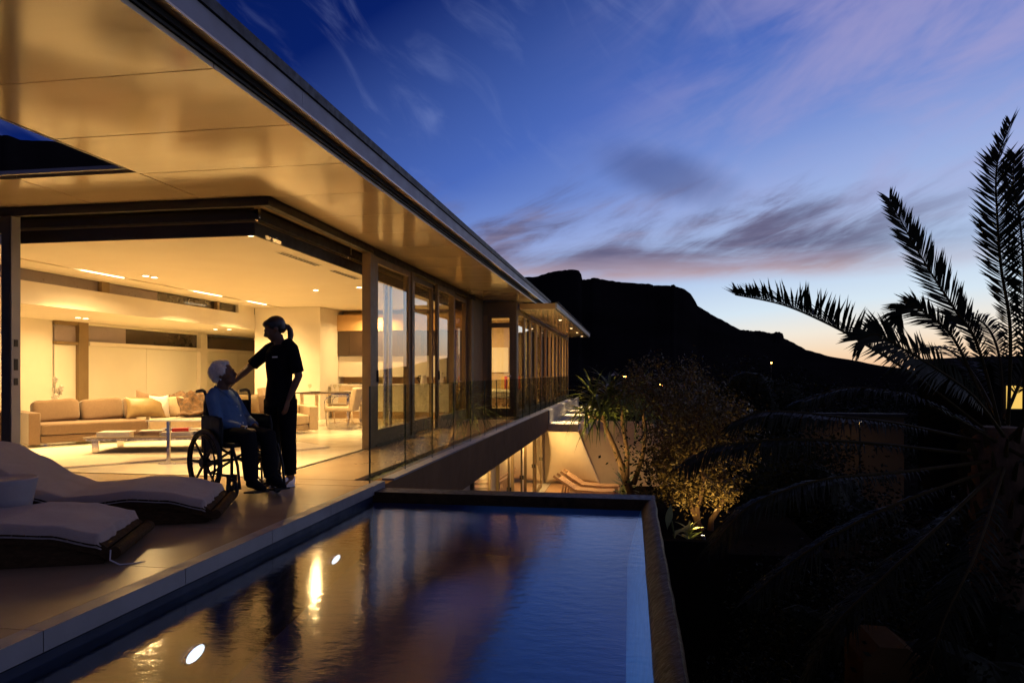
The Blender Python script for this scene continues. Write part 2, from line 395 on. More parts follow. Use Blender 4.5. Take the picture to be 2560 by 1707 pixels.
# ================================================================== POOL AND DECK
XE = -2.53                              # deck edge beside the pool
pool = kind(MB().box(XE - .25, XE - .003, .2, 7.0, -2.2, -.104).build('swimming_pool', poolwall_m), 'structure')
pb = MB()
pb.box(XE, .22, .2, 7.05, -2.2, -1.95)
lw_ = MB(); lw_.quad((.0915, .5, -.17), (.0915, 6.738, -.17), (-.035, 6.738, -1.95), (-.035, .5, -1.95)); lw_.quad((.0915, .5, -.17), (-.035, .5, -1.95), (.0915, .5, -1.95), (.0915, .5, -.17)); lw_.build('pool_side', lit_ledge_m, pool)   # battered inner wall of the overflow side
pb.box(XE, .09, 6.74, 6.90, -1.95, -.22)
pb.box(XE, .09, .2, .5, -1.95, -.2)
pb.build('pool_basin', poolfloor_m, pool)
rm = MB()
def rim_fn(u, v):                                    # rough overflow rim, outer edge a little higher
    y = .3 + (6.92 - .3) * u
    pr = [(.09, -.40), (.092, -.155), (.11, -.115), (.16, -.07), (.205, -.052), (.222, -.07), (.224, -1.2), (.224, -3.1)]
    q = v * 7; k = min(int(q), 6); w = q - k; x = pr[k][0] + (pr[k + 1][0] - pr[k][0]) * w; z = pr[k][1] + (pr[k + 1][1] - pr[k][1]) * w
    j = noise.noise(V((x * 9, y * 3.1, z * 4))) * .007
    return (x + j, y, z + (j * .6 if z > -1 else 0))
rm.grid(rim_fn, 110, 14)
rm.build('pool_rim', rim_m, pool, smooth=True, ang=60)
MB().box(XE - .1, .224, 6.745, 7.0, -3.0, -.06).build('pool_end_wall', rim_m, pool)
wm_ = bpy.data.materials.new('water'); wm_.use_nodes = True; k = NT(wm_.node_tree); k.n.clear()
tco = k.add('ShaderNodeTexCoord').outputs['Object']
h1 = k.noise(k.add('ShaderNodeMapping', {'Vector': tco, 'Scale': (1.0, 1.7, 1)}).outputs[0], 9, 3, .5)
h2 = k.noise(k.add('ShaderNodeMapping', {'Vector': tco, 'Scale': (1.0, 2.2, 1)}).outputs[0], 34, 2, .5)
hh = k.m('ADD', h1, k.m('MULTIPLY', h2, .22))
bp = k.add('ShaderNodeBump', {'Strength': .06, 'Distance': .03, 'Height': hh})
fr_ = k.add('ShaderNodeFresnel', {'IOR': 1.95, 'Normal': bp.outputs[0]})
ff = k.m('MULTIPLY', fr_.outputs[0], k.m('SUBTRACT', 1.0, k.add('ShaderNodeNewGeometry').outputs['Backfacing']))
gl_ = k.add('ShaderNodeBsdfGlossy', {'Color': (1, 1, 1, 1), 'Roughness': .09, 'Normal': bp.outputs[0]})
rf_ = k.add('ShaderNodeBsdfRefraction', {'Color': (.85, .95, 1, 1), 'Roughness': .03, 'IOR': 1.333})
mx_ = k.add('ShaderNodeMixShader', {0: ff, 1: rf_.outputs[0], 2: gl_.outputs[0]})
k.add('ShaderNodeOutputMaterial', {'Surface': mx_.outputs[0]})
kind(MB().grid(lambda u, v: (XE + (.0925 - XE) * u, .45 + (6.747 - .45) * v, -.15), 4, 8).build('pool_water', wm_), 'structure')
# underwater lamps on the house side
for i, (y, z, lab) in enumerate([(5.80, -1.40, 'round underwater lamp glowing in the pool wall, the farther one near the house posts'), (3.794, -1.18, 'round underwater lamp glowing in the pool wall, the larger nearer one')]):
    p = thing('pool_light', lab, 'pool light', (XE, y, z), group='underwater pool lights')
    Mx = Euler((0, R(90), 0)).to_matrix()
    MB().lathe((XE, y, z), [(.092, 0), (.092, .014), (.086, .02)], 24, Mx).build('lens', lamp_pool, p, smooth=True)
    rg = MB(); rg.ring((XE + .012, y, z), (1, 0, 0), .098, .010, 28, 6); rg.build('bezel', steel_m, p, smooth=True, ang=0)
    spot(p, (XE + .035, y, z), (0.0, y - .25, -.75), 38, (.50, .76, 1.0), 110, .7, .012)
p = thing('pool_light', 'round underwater lamp low in the pool wall, below the bottom edge of the view', 'pool light', (XE, 1.79, -1.2), group='underwater pool lights')
MB().lathe((XE, 1.79, -1.2), [(.092, 0), (.092, .014), (.086, .02)], 24, Euler((0, R(90), 0)).to_matrix()).build('lens', lamp_pool, p, smooth=True)
spot(p, (XE + .035, 1.79, -1.2), (0, 1.79, -.7), 38, (.50, .76, 1.0), 110, .7, .012)

deck = kind(MB().box(-13, XE - .01, -1, 7.06, -.30, -.045).build('deck', black_m), 'structure')
tiles_y = [-.3 + 1.0 * k for k in range(0, 8)] + [7.06]
xs = [-2.62, -3.82, -5.02, -6.22, -7.42, -8.62, -9.82, -11.02]
ys = [-.29, .71, 1.71, 2.71, 3.71, 4.71, 5.71, 6.71, 7.06]
def slab(x0, x1, y0, y1, z0, z1, name, m, par, g=.003):
    return MB().box(x0 + g, x1 - g, y0 + g, y1 - g, z0, z1 - random.random() * .0015).build(name, m, par)
for i in range(len(ys) - 1):
    y0, y1 = ys[i], ys[i + 1]
    for j in range(len(xs) - 1): slab(xs[j + 1], xs[j], y0, y1, -.04, 0, 'deck_tile', stone_m, deck)
    # coping: flat band and down-turned face as one stone
    mb = MB(); mb.box(-2.62 + .003, XE + .012, y0 + .003, y1 - .003, -.092, .002); mb.build('coping_stone', coping_m, deck)

# walkway along the facade behind the glass balustrade
walk = kind(MB().box(-3.8, -2.86, 7.06, 18.2, -.30, -.045).build('walkway', black_m), 'structure')
wy = [7.06, 8.42, 10.1, 11.78, 13.46, 15.14, 16.82, 18.2]
for a, b in zip(wy, wy[1:]): slab(-3.80, -2.86, a, b, -.04, 0, 'paving_slab', stone_m, walk)
kind(MB().grid(lambda u, v: (-2.86 + .23 * u, 7.42 + 26 * v, -.05 + .03 * noise.noise(V((u * 3, v * 150, 2))) + .012 * random.random()), 5, 500).build('gravel_strip', moss_m), 'stuff')

# ================================================================== HOUSE
house = thing('modern_house', 'single storey modern house with wide cream soffit, glass walls and a warm lit living room', 'house', (-7, 12, 0))
def part(name, m, b, parent=None, smooth=False): return b.build(name, m, parent or house, smooth)
floor_o = kind(MB().box(-11.6, -3.80, 7.06, 18.3, -.25, -.012).box(-11.6, -9.1, 18.301, 20.6, -.25, 0).build('interior_floor', floor_m), 'structure')
for i in range(7):
    for j in range(8):
        x1 = -3.9 - 1.12 * i; y0 = 7.10 + 1.4 * j
        slab(x1 - 1.12, x1, y0, min(y0 + 1.4, 18.2), -.01, 0, 'floor_tile', floor_m, floor_o, .0012)
# door track in the floor
part('floor_track', dark_m, MB().box(-3.895, -3.865, 7.08, 10.0, .0005, .004).box(-3.85, -3.83, 7.08, 10.0, .0005, .004).box(-6.95, -3.83, 7.075, 7.095, .0005, .004))
# ceilings
part('ceiling', ceil_m, MB().box(-8.40, -4.175, 7.395, 18.2, 2.72, 2.80).box(-9.2, -8.50, 7.395, 18.2, 2.72, 2.80).box(-8.5, -8.4, 7.395, 18.2, 2.80, 2.88))
part('low_ceiling', ceil_m, MB().box(-11.45, -9.2, 7.1, 20.6, 2.18, 2.26))
part('bulkhead', plaster, MB().box(-9.22, -9.12, 7.1, 16.2, 2.178, 2.53))
part('back_wall', plaster, MB().box(-11.65, -11.45, 7.1, 12.55, 0, 2.18))
part('return_wall', plaster, MB().box(-11.65, -9.0, 20.6, 20.8, 0, 2.4))
part('side_wall', plaster, MB().box(-9.12, -9.0, 17.753, 20.6, 0, 2.72))
part('end_wall', plaster, MB().box(-9.2, -3.9, 18.2, 18.4, 0, 2.9))
part('left_wall', plaster, MB().box(-11.85, -11.65, 7.1, 20.8, -.3, 2.95))
# clerestory strip above the bulkhead
cl = part('clerestory_window', frame_m, MB().box(-9.26, -9.14, 11.1, 11.28, 2.53, 2.72))
part('mullion', frame_m, MB().box(-9.26, -9.14, 14.62, 14.70, 2.53, 2.72), cl)
for y0, y1, m in ((7.2, 11.1, dusk_glass), (11.28, 12.7, dusk_glass), (12.7, 14.62, dark_glass), (14.7, 15.5, dark_glass)):
    part('window_pane', m, MB().box(-9.25, -9.225, y0 + .002, y1 - .002, 2.53, 2.72), cl)
part('clerestory_wall', plaster, MB().box(-9.24, -9.14, 15.5, 16.2, 2.53, 2.72))
# back wall glazing: posts, transoms, frosted panels
bw = part('wall_frame', frame_m, MB().box(-11.48, -11.34, 13.12, 13.38, 0, 2.178).box(-11.46, -11.36, 12.55, 13.12, 1.70, 1.76).box(-11.46, -11.36, 12.55, 13.12, 2.10, 2.178))
part('wall_post', plaster, MB().box(-11.48, -11.30, 17.30, 17.60, 0, 2.178))
part('shelf_rail', plaster, MB().box(-11.46, -11.30, 13.38, 17.30, 1.70, 1.78).box(-11.46, -11.38, 13.38, 17.3, 2.13, 2.178).box(-11.46, -11.30, 17.60, 20.6, 1.70, 1.78))
for y0, y1, z0, z1, m, nm in ((12.56, 13.11, .02, 1.695, frost_m, 'frosted_panel'), (13.385, 15.30, .02, 1.695, frost_m, 'frosted_panel'), (15.31, 17.295, .02, 1.695, frost_m, 'frosted_panel'), (17.605, 19.3, .02, 1.695, frost_m, 'frosted_panel'), (19.31, 20.59, .02, 1.695, frost_m, 'frosted_panel'), (17.605, 20.59, 1.785, 2.125, dark_glass, 'transom_pane'),
                              (12.56, 13.11, 1.765, 2.095, dusk_glass, 'transom_pane'), (13.385, 14.6, 1.785, 2.125, dusk_glass, 'transom_pane'), (14.603, 17.295, 1.785, 2.125, dark_glass, 'transom_pane')):
    part(nm, m, MB().box(-11.44, -11.415, y0, y1, z0, z1))
# pier between sofa corner and kitchen
part('pier', plaster, MB().box(-9.13, -7.42, 16.2, 17.75, 0, 2.715))
# front header over the open corner (two runs) - stacked bronze profiles
hd = MB()
def run_x(mb, d0, d1, z0, z1):   # along Y (east face), d measured inwards from x=-3.80; and along X (south face)
    mb.box(-3.80 - d1, -3.80 - d0, 7.02 + d0, 17.2, z0, z1)
    mb.box(-12, -3.80 - d1 - .001, 7.02 + d0, 7.02 + d1, z0, z1)
run_x(hd, .0, .07, 2.90, 2.992); run_x(hd, .09, .15, 2.93, 2.97); run_x(hd, .27, .34, 2.82, 2.93)
part('header', dark_m, hd)
h2_ = MB(); run_x(h2_, .345, .37, 2.655, 2.80); part('blind_box', dark_m, h2_)
h3_ = MB(); run_x(h3_, .325, .345, 2.803, 2.817); part('blind_rail', frame_m, h3_)
h4_ = MB(); run_x(h4_, .15, .27, 2.955, 2.985); part('header_soffit', soffit_m, h4_)
part('blind_bracket', steel_m, MB().ell((-4.10, 7.33, 2.85), (.035, .035, .05)).box(-4.12, -4.07, 7.29, 7.35, 2.88, 2.95), smooth=True)
part('blind_bracket', steel_m, MB().ell((-4.10, 9.93, 2.84), (.03, .04, .04)).box(-4.12, -4.07, 9.9, 9.96, 2.86, 2.95), smooth=True)
# jamb of the side opening and the posts of the facade
jm = part('door_jamb', dark_m, MB().box(-7.07, -6.956, 7.02, 7.16, 0, 2.93))
part('jamb_face', fascia_m, MB().box(-6.955, -6.945, 7.03, 7.15, 0, 2.93), jm)
for z0, z1 in ((.98, 1.06), (1.15, 1.28), (1.42, 1.5)): part('lock_plate', black_m, MB().box(-6.944, -6.938, 7.06, 7.11, z0, z1), jm)
part('corner_post', frame_m, MB().box(-3.93, -3.80, 10.02, 10.16, .0, 2.95).box(-3.91, -3.82, 10.165, 10.30, 0, 2.95))
# sliding doors
def sliding_door(x, y0, y1, z1=2.90, handle=True, st=.10, base=.22):
    d = MB(); d.box(x - .03, x + .03, y0, y0 + st, .03, z1).box(x - .03, x + .03, y1 - st, y1, .03, z1).box(x - .03, x + .03, y0 + st, y1 - st, .03, .03 + base).box(x - .03, x + .03, y0 + st, y1 - st, z1 - .10, z1)
    o = part('sliding_door', frame_m, d)
    part('glass_pane', glass_m, MB().box(x - .007, x + .007, y0 + st + .001, y1 - st - .001, .03 + base + .001, z1 - .101), o)
    if handle: part('door_handle', dark_m, MB().box(x + .031, x + .055, y0 + .035, y0 + .06, .98, 1.16), o)
    return o
sliding_door(-3.86, 10.32, 12.06)
sliding_door(-3.95, 12.10, 13.82, handle=False)
sliding_door(-3.86, 13.84, 15.26)
sliding_door(-3.95, 15.28, 16.76)
part('door_mullion', frame_m, MB().box(-3.90, -3.80, 12.062, 12.20, 0, 2.90)); part('door_mullion', frame_m, MB().box(-4.0, -3.80, 16.765, 17.0, 0, 2.9))
part('sill', frame_m, MB().box(-4.02, -3.80, 10.31, 16.76, .001, .028))
wall_brown = mat('brown_facade', (.30, .195, .095), .85, var=.08, nscale=2, spec=.15)
part('facade_wall', wall_brown, MB().box(-4.1, -3.82, 17.003, 18.2, 0, 3.0))
# side glazing left of the jamb
o = part('side_window', dark_m, MB().box(-8.6, -8.5, 7.05, 7.13, .03, 2.85).box(-11.6, -7.08, 7.05, 7.13, 2.72, 2.8))
part('glass_pane', glass_m, MB().box(-8.495, -7.075, 7.08, 7.094, .03, 2.715), o); part('glass_pane', glass_m, MB().box(-11.6, -8.605, 7.08, 7.094, .03, 2.715), o)
# ---- roof
roof = part('roof', tile_m, MB().box(-12.5, -2.50, 7.0, 21.6, 3.05, 3.24).box(-4.62, -2.50, -1, 6.998, 3.05, 3.24).box(-12.5, -4.622, 5.99, 6.998, 3.05, 3.062))
JY = [-.96, .03, 1.03, 2.03, 3.03, 4.03, 5.04, 6.04, 7.06, 8.1, 9.15, 10.2, 11.25, 12.3, 13.35, 14.4, 15.45, 16.5, 17.55, 18.6, 19.6, 20.6, 21.58]
gp = .006
for a, b in zip(JY, JY[1:]):
    xi = -4.58 if b < 6.1 else (-4.57 if a < 7.0 else -3.80)
    part('soffit_panel', soffit_m, MB().box(xi + gp, -2.545, a + gp, b - gp, 2.998 + random.random() * .002, 3.03), roof)
for x0, x1 in ((-5.87, -4.57), (-7.2, -5.87), (-8.5, -7.2), (-9.8, -8.5), (-11.1, -9.8), (-12.4, -11.1)):
    part('soffit_panel', soffit_m, MB().box(x0 + gp, x1 - gp, 6.0, 7.03, 2.998, 3.03), roof)
part('opening_trim', fascia_m, MB().box(-12.4, -4.60, 5.86, 5.90, 3.0, 3.035).box(-4.612, -4.59, -1, 5.86, 3.0, 3.25), roof)
part('shadow_gap', black_m, MB().box(-2.535, -2.525, -1, 21.58, 3.03, 3.10).box(-12.4, -4.6, 5.905, 5.985, 3.03, 3.045), roof)
part('fascia_lip', soffit_m, MB().box(-2.522, -2.43, -1, 21.6, 3.088, 3.102), roof)
for a, b in zip(range(-1, 22, 3), range(2, 25, 3)):
    part('fascia', fascia_m, MB().box(-2.46, -2.432, a + .002, min(b, 21.6) - .002, 3.104, 3.235), roof)
part('roof_edge', black_m, MB().box(-2.50, -2.415, -1, 21.6, 3.24, 3.315), roof)
# lower storey: beam, recessed facade
beam = part('balcony_beam', beam_m, MB().box(-2.72, -2.52, 7.02, 30, -.65, -.032))
part('beam_cap', coping_m, MB().box(-2.64, -2.505, 7.30, 12.0, -.030, -.008).box(-2.64, -2.505, 12.06, 30, -.030, -.012))
part('floor_slab', tan_wall, MB().box(-3.80, -2.86, 7.06, 30, -.64, -.31).box(-2.858, -2.722, 7.06, 30, -.60, -.10))
lf = MB()
part('lower_wall', tan_wall, MB().box(-3.45, -3.25, 7.2, 27.2, -3.1, -.645))
for i, (y0, y1) in enumerate([(11.6, 13.2), (14.2, 16.0), (17.0, 18.6), (19.2, 20.8), (21.6, 23.4), (23.9, 25.4)]):
    o = part('terrace_door', frame_m, MB().box(-3.248, -3.17, y0, y0 + .08, -3.0, -.75).box(-3.248, -3.17, y1 - .08, y1, -3.0, -.75).box(-3.248, -3.17, y0 + .08, y1 - .08, -.83, -.75).box(-3.248, -3.17, y0 + .08, y1 - .08, -3.0, -2.85))
    part('curtain', curtain_m, MB().grid(lambda u, v: (-3.235 + .012 * math.sin(u * 60), y0 + .08 + (y1 - y0 - .16) * u, -2.85 + 2.02 * v), 60, 1), o, True)
    part('glass_pane', glass_m, MB().box(-3.20, -3.192, y0 + .081, y1 - .081, -2.849, -.831), o)
    part('door_handle', black_m, MB().box(-3.169, -3.13, y1 - .06, y1 - .03, -2.02, -1.9), o)
# wing with its own canopy
wing = part('wing_wall', tan_wall, MB().box(-9, -6.4, 18.25, 34, 0, 2.96).box(-6.39, -3.0, 33.7, 33.9, 0, 2.78))
part('wing_floor', floor_m, MB().box(-6.39, -2.99, 18.42, 33.69, -.3, .0))
part('wing_ceiling', ceil_m, MB().box(-6.39, -3.05, 18.42, 33.69, 2.80, 2.9))
part('wing_partition', mat('bedroom_plaster', (.58, .45, .29), .8, var=.04), MB().box(-6.38, -3.06, 22.6, 22.7, 0, 2.79))
dr = part('hinged_door', frame_m, MB().box(-3.70, -3.60, 18.21, 18.29, 0, 2.62).box(-3.12, -3.02, 18.21, 18.29, 0, 2.62).box(-3.60, -3.12, 18.21, 18.29, 2.30, 2.42).box(-3.60, -3.12, 18.21, 18.29, 2.55, 2.62).box(-3.6, -3.12, 18.21, 18.29, 0, .2))
part('glass_pane', glass_m, MB().box(-3.598, -3.122, 18.245, 18.253, .201, 2.299), dr); part('transom_pane', glass_m, MB().box(-3.598, -3.122, 18.245, 18.253, 2.421, 2.549), dr)
part('door_handle', steel_m, MB().box(-3.19, -3.07, 18.17, 18.19, 1.02, 1.045).box(-3.09, -3.07, 18.19, 18.209, 1.0, 1.07), dr)
part('door_header', frame_m, MB().box(-3.82, -3.0, 18.2, 18.3, 2.622, 2.97))
part('wing_post', frame_m, MB().box(-3.015, -2.93, 18.20, 18.42, 0, 2.95))
part('door_reveal', wall_brown, MB().box(-3.84, -3.702, 18.2, 18.3, 0, 2.62))
wx = -2.955; yy = 18.44; i = 0
while yy < 33.4:
    w_ = 1.25
    o = part('wing_window', frame_m, MB().box(wx - .05, wx + .02, yy, yy + .09, 0, 2.78).box(wx - .05, wx + .02, yy + w_ - .09, yy + w_, 0, 2.78).box(wx - .04, wx + .01, yy + .09, yy + w_ - .09, 2.66, 2.78).box(wx - .04, wx + .01, yy + .09, yy + w_ - .09, 0, .12))
    part('glass_pane', glass_m, MB().box(wx - .02, wx - .01, yy + .091, yy + w_ - .091, .121, 2.659), o)
    if i not in (0, 1, 4, 7):
        c0 = yy + .1; part('curtain', curtain_m, MB().grid(lambda u, v: (wx - .16 + .03 * math.sin(u * 38 + i), c0 + (.45 + .12 * (i % 3)) * u, .06 + 2.68 * v), 40, 1), o, True)
    yy += w_ + .02; i += 1
can = part('canopy', soffit_m, MB().box(-2.93, -1.98, 18.75, 34, 2.80, 2.815))
part('canopy_fascia', fascia_m, MB().box(-1.978, -1.93, 18.72, 34, 2.83, 2.965), can)
part('canopy_front', wall_brown, MB().box(-2.93, -1.98, 18.72, 18.748, 2.825, 2.965), can)
part('canopy_roof', tile_m, MB().box(-2.95, -1.99, 18.76, 34, 2.82, 2.95).box(-1.985, -1.90, 18.7, 34, 2.967, 3.0), can)
part('canopy_gap', black_m, MB().box(-1.985, -1.975, 18.75, 34, 2.80, 2.828), can)

# gravel roof terrace jutting from the beam
gr = thing('gravel_roof', 'pale gravel covered roof slab jutting out beside the balcony, lit in patches', 'roof slab', (-2, 24, -.6))
MB().box(-2.515, -1.60, 21.7, 34, -.68, -.46).box(-1.60, -1.40, 22.9, 34, -.86, -.5).build('slab', tan_wall, gr)
kind(MB().grid(lambda u, v: (-2.512 + .90 * u, 21.72 + 12.2 * v, -.452 + .014 * random.random()), 24, 300).build('gravel', gravel_m, gr), 'stuff')
part('upstand', coping_m, MB().box(-2.515, -2.47, 21.7, 34, -.45, -.03))

# glass balustrade
bal = thing('glass_balustrade', 'frameless glass balustrade of greenish upright panes along the walkway edge', 'balustrade', (-2.62, 15, 0))
py = 6.885; k_ = 0
edge_m = mat('glass_edge', (.03, .045, .025), .15, spec=.8)
while py < 29:
    p = MB().box(-2.626, -2.614, py + .008, py + 1.145, -.03 if py > 7.2 else .003, .985).build('glass_pane', balu_glass, bal)
    MB().box(-2.6275, -2.6125, py - .002, py + .0075, -.03 if py > 7.2 else .003, .985).build('pane_edge', edge_m, p)
    py += 1.148

# neighbouring lower terrace
ter = kind(MB().box(-3.25, -.36, 21.0, 26.5, -3.1, -3.03).build('terrace', soil_m), 'structure')
tb = MB()
for k_ in range(38): tb.box(-2.95, -.36, 21.0 + k_ * .145, 21.0 + k_ * .145 + .138, -3.03, -3.0)
tb.build('decking_board', wood_warm, ter)['kind'] = 'stuff'
kind(MB().grid(lambda u, v: (-3.24 + .28 * u, 21 + 5.5 * v, -3.0 + .01 * random.random()), 5, 90).build('pebble_strip', gravel_m), 'stuff')
gw = tag(MB().box(-3.4, 4.2, 27.0, 27.2, -3.1, -.7).build('garden_wall', tan_wall), 'tall warm lit rendered wall at the back of the lower terrace', 'wall')
# sail shade
sl = thing('sail_shade', 'cream fabric sail shade stretched down from the slab to the lower terrace', 'sail shade', (-2, 25.9, -3))
def sail_fn(u, v):
    tl, tr_, bl, br = V((-3.02, 25.4, -.70)), V((-1.95, 25.3, -.70)), V((-3.12, 26.3, -2.93)), V((-1.12, 26.3, -2.95))
    l = tl.lerp(bl, v); r = tr_.lerp(br, v); l += V((.16 * math.sin(math.pi * v), 0, 0)); r += V((-.02 * math.sin(math.pi * v), 0, 0))
    p_ = l.lerp(r, u); p_.y += -.16 * math.sin(math.pi * u) * math.sin(math.pi * v); p_.z += .13 * math.sin(math.pi * u) * v ** 4
    return p_
so = MB().grid(sail_fn, 20, 24).build('cloth', sail_m, sl, smooth=True, ang=0)
sm_ = so.modifiers.new('thick', 'SOLIDIFY'); sm_.thickness = .012
MB().tube((-3.12, 26.3, -2.93), (-3.2, 26.5, -3.0), .012).tube((-1.12, 26.3, -2.95), (-1.02, 26.5, -3.0), .012).build('tie_rope', steel_m, sl)

# ================================================================== LAMPS
def downlight(x, y, z, power, lab, r=.045, light=True, color=WARM, grp='round ceiling downlights', sp_=160, size=.09):
    t_ = thing('downlight', lab, 'downlight', (x, y, z), group=grp)
    MB().lathe((x, y, z), [(r, -.012), (r, -.004), (r * .9, -.003)], 18).build('lens', lamp_warm, t_)
    rr = MB(); rr.ring((x, y, z - .006), (0, 0, 1), r + .010, .007, 20, 6); rr.build('trim_ring', white_m, t_, smooth=True, ang=0)
    if light: area(t_, (x, y, z - .02), power, size, color, spread=sp_)
    return t_
LP = 31
downlight(-4.36, 7.62, 2.72, LP * 1.2, 'ceiling downlight at the open corner, left one of the bright cluster', size=.24, sp_=92)
downlight(-4.22, 7.66, 2.72, LP * .6, 'ceiling downlight at the open corner, middle one of the bright cluster', size=.2, sp_=92)
downlight(-4.20, 7.86, 2.72, LP * 1.2, 'ceiling downlight at the open corner, right one of the bright cluster', size=.24, sp_=92)
downlight(-7.86, 10.52, 2.72, LP * 1.3, 'ceiling downlight beside the light slot, left one of the pair over the sofa')
downlight(-7.85, 10.72, 2.72, LP * 1.3, 'ceiling downlight beside the light slot, right one of the pair over the sofa')
downlight(-6.30, 16.9, 2.60, LP * 1.7, 'small ceiling downlight in front of the dark kitchen cupboards')
downlight(-10.4, 12.0, 2.18, 16, 'downlight in the low ceiling, left one of the pair above the orchid')
downlight(-10.4, 12.2, 2.18, 16, 'downlight in the low ceiling, right one of the pair above the orchid')
downlight(-9.9, 15.75, 2.18, 15, 'downlight in the low ceiling close to the pier, left one')
downlight(-9.6, 15.85, 2.18, 15, 'bright downlight in the low ceiling close to the pier, right one')
downlight(-6.0, 12.9, 2.72, LP * 2.2, 'ceiling downlight above the dining table, seen past the carer')
downlight(-5.0, 12.6, 2.72, LP * 1.6, 'ceiling downlight behind the first glass door', size=.22, sp_=95)
# recessed slot with glowing tubes
slot = thing('light_slot', 'long recessed ceiling slot with glowing tubes running over the living room', 'light slot', (-8.45, 12, 2.72))
for y0, y1 in ((7.7, 8.35), (9.85, 10.75), (12.75, 13.65), (14.75, 15.5)):
    MB().tube((-8.45, y0, 2.745), (-8.45, y1, 2.745), .03).build('tube', lamp_soft, slot, smooth=True)
    area(slot, (-8.45, (y0 + y1) / 2, 2.71), 78, (.06, y1 - y0), WARM).data.spread = R(115)
spot(house, (-8.3, 15.2, 2.69), (-7.9, 16.3, 1.2), 16, WARM, 62, .25, .02)
spot(house, (-10.9, 10.6, 2.15), (-11.5, 11.3, .9), 22, WARM, 75, .3, .02)
# twin ceiling vents
for y0, y1, lab in ((8.81, 9.95, 'nearer double slot air vent in the white ceiling'), (10.47, 11.5, 'farther double slot air vent in the white ceiling')):
    t_ = thing('air_vent', lab, 'air vent', (-4.6, (y0 + y1) / 2, 2.72), group='slot vents in the ceiling')
    MB().box(-4.66, -4.54, y0 - .03, y1 + .03, 2.714, 2.7195).build('frame', white_m, t_)
    for x in (-4.625, -4.575): MB().box(x - .017, x + .017, y0, y1, 2.712, 2.7138).build('slot', black_m, t_)
# wing room, canopy downlights, lower storey
lw = thing('downlight', 'downlight inside the bedroom behind the hinged glass door', 'downlight', (-4.6, 20.4, 2.79), group='round ceiling downlights')
MB().lathe((-4.6, 20.4, 2.79), [(.05, -.012), (.05, 0)], 16).build('lens', lamp_warm, lw); area(lw, (-4.6, 20.4, 2.76), 120, .1)
for y in (25.6, 30.0):
    lw = thing('downlight', 'downlight deep inside the wing behind the curtains, %s one' % ('nearer' if y < 27 else 'farther'), 'downlight', (-4.6, y, 2.79), group='round ceiling downlights')
    MB().lathe((-4.6, y, 2.79), [(.05, -.012), (.05, 0)], 16).build('lens', lamp_warm, lw); area(lw, (-4.6, y, 2.76), 260, .1)
for y, nm in ((22.5, 'nearest'), (26.7, 'second'), (29.6, 'third'), (32.6, 'farthest')):  # the nearest lamp is added to light the near gravel
    t_ = downlight(-2.22, y, 2.80, 0, 'small bright downlight under the projecting canopy, the %s of the row' % nm, r=.045, light=False, grp='canopy downlights')
    spot(t_, (-2.22, y, 2.76), (-2.0, y - .1, -.5), 2400, (1, .72, .36), 27, .7, .02)
for y in (15.5, 18.5, 21.5, 24.6):
    t_ = downlight(-2.98, y, -.645, 0, 'downlight under the floor slab washing the lower doors, %s in its row' % {15.5: 'nearest', 18.5: 'second', 21.5: 'third', 24.6: 'farthest'}[y], light=False, grp='lower terrace downlights')
    area(t_, (-2.98, y, -.68), 34, .1)
t_ = downlight(-1.9, 24.2, -.685, 0, 'downlight under the gravel slab lighting the sail shade', light=False, grp='lower terrace downlights')
area(t_, (-1.9, 24.2, -.71), 75, .1)

# ================================================================== LIVING ROOM
sofa = thing('sofa', 'long low tan corner sofa with a bend, standing behind the coffee table', 'sofa', (-7.9, 10.9, 0))
A0, A1, A2 = V((-8.80, 9.43, 0)), V((-7.95, 10.72, 0)), V((-5.87, 12.35, 0))
def seg_box(mb, p, q, off0, off1, z0, z1, e0=0, e1=0):
    d = (q - p).normalized(); nrm = V((-d.y, d.x, 0))      # nrm points to the back (away from camera)
    a = p + d * e0; b = q - d * e1; c = (a + b) / 2 + nrm * (off0 + off1) / 2 + V((0, 0, (z0 + z1) / 2))
    mb.obox(c, (d, nrm, V((0, 0, 1))), ((b - a).length / 2, abs(off1 - off0) / 2, (z1 - z0) / 2)); return mb
def bev(o, w=.02, s=3):
    m_ = o.modifiers.new('bevel', 'BEVEL'); m_.width = w; m_.segments = s; m_.limit_method = 'ANGLE'; return o
for (p, q, m, e1) in ((A0, A1, sofa_shade_m, 0), (A1, A2, cream_fab, 0)):  # one sofa: left run coloured as in shade, right run as lit
    bev(seg_box(MB(), p, q, .03, .95, .05, .17).build('plinth', m, sofa)); bev(seg_box(MB(), p, q, 0, .95, .175, .345).build('seat', m, sofa), .035)
    bev(seg_box(MB(), p, q, .85, 1.0, .10, .50, -.02).build('backrest', m, sofa), .03)
dA, dB = (A1 - A0).normalized(), (A2 - A1).normalized(); nA, nB = V((-dA.y, dA.x, 0)), V((-dB.y, dB.x, 0))
bev(seg_box(MB(), A0 - dA * .16, A0 - dA * .005, 0, 1.0, .03, .52).build('armrest', sofa_shade_m, sofa)); bev(seg_box(MB(), A2 + dB * .005, A2 + dB * .17, 0, 1.0, .06, .50).build('armrest', cream_fab, sofa))
for p in (A0 + dA * .1 + nA * .1, A1 + dA * -.05 + nA * .1, A2 - dB * .1 + nB * .1, A2 - dB * .1 + nB * .85, A0 + dA * .1 + nA * .85):
    MB().box(p.x - .03, p.x + .03, p.y - .03, p.y + .03, 0, .05).build('foot', chrome_m, sofa)
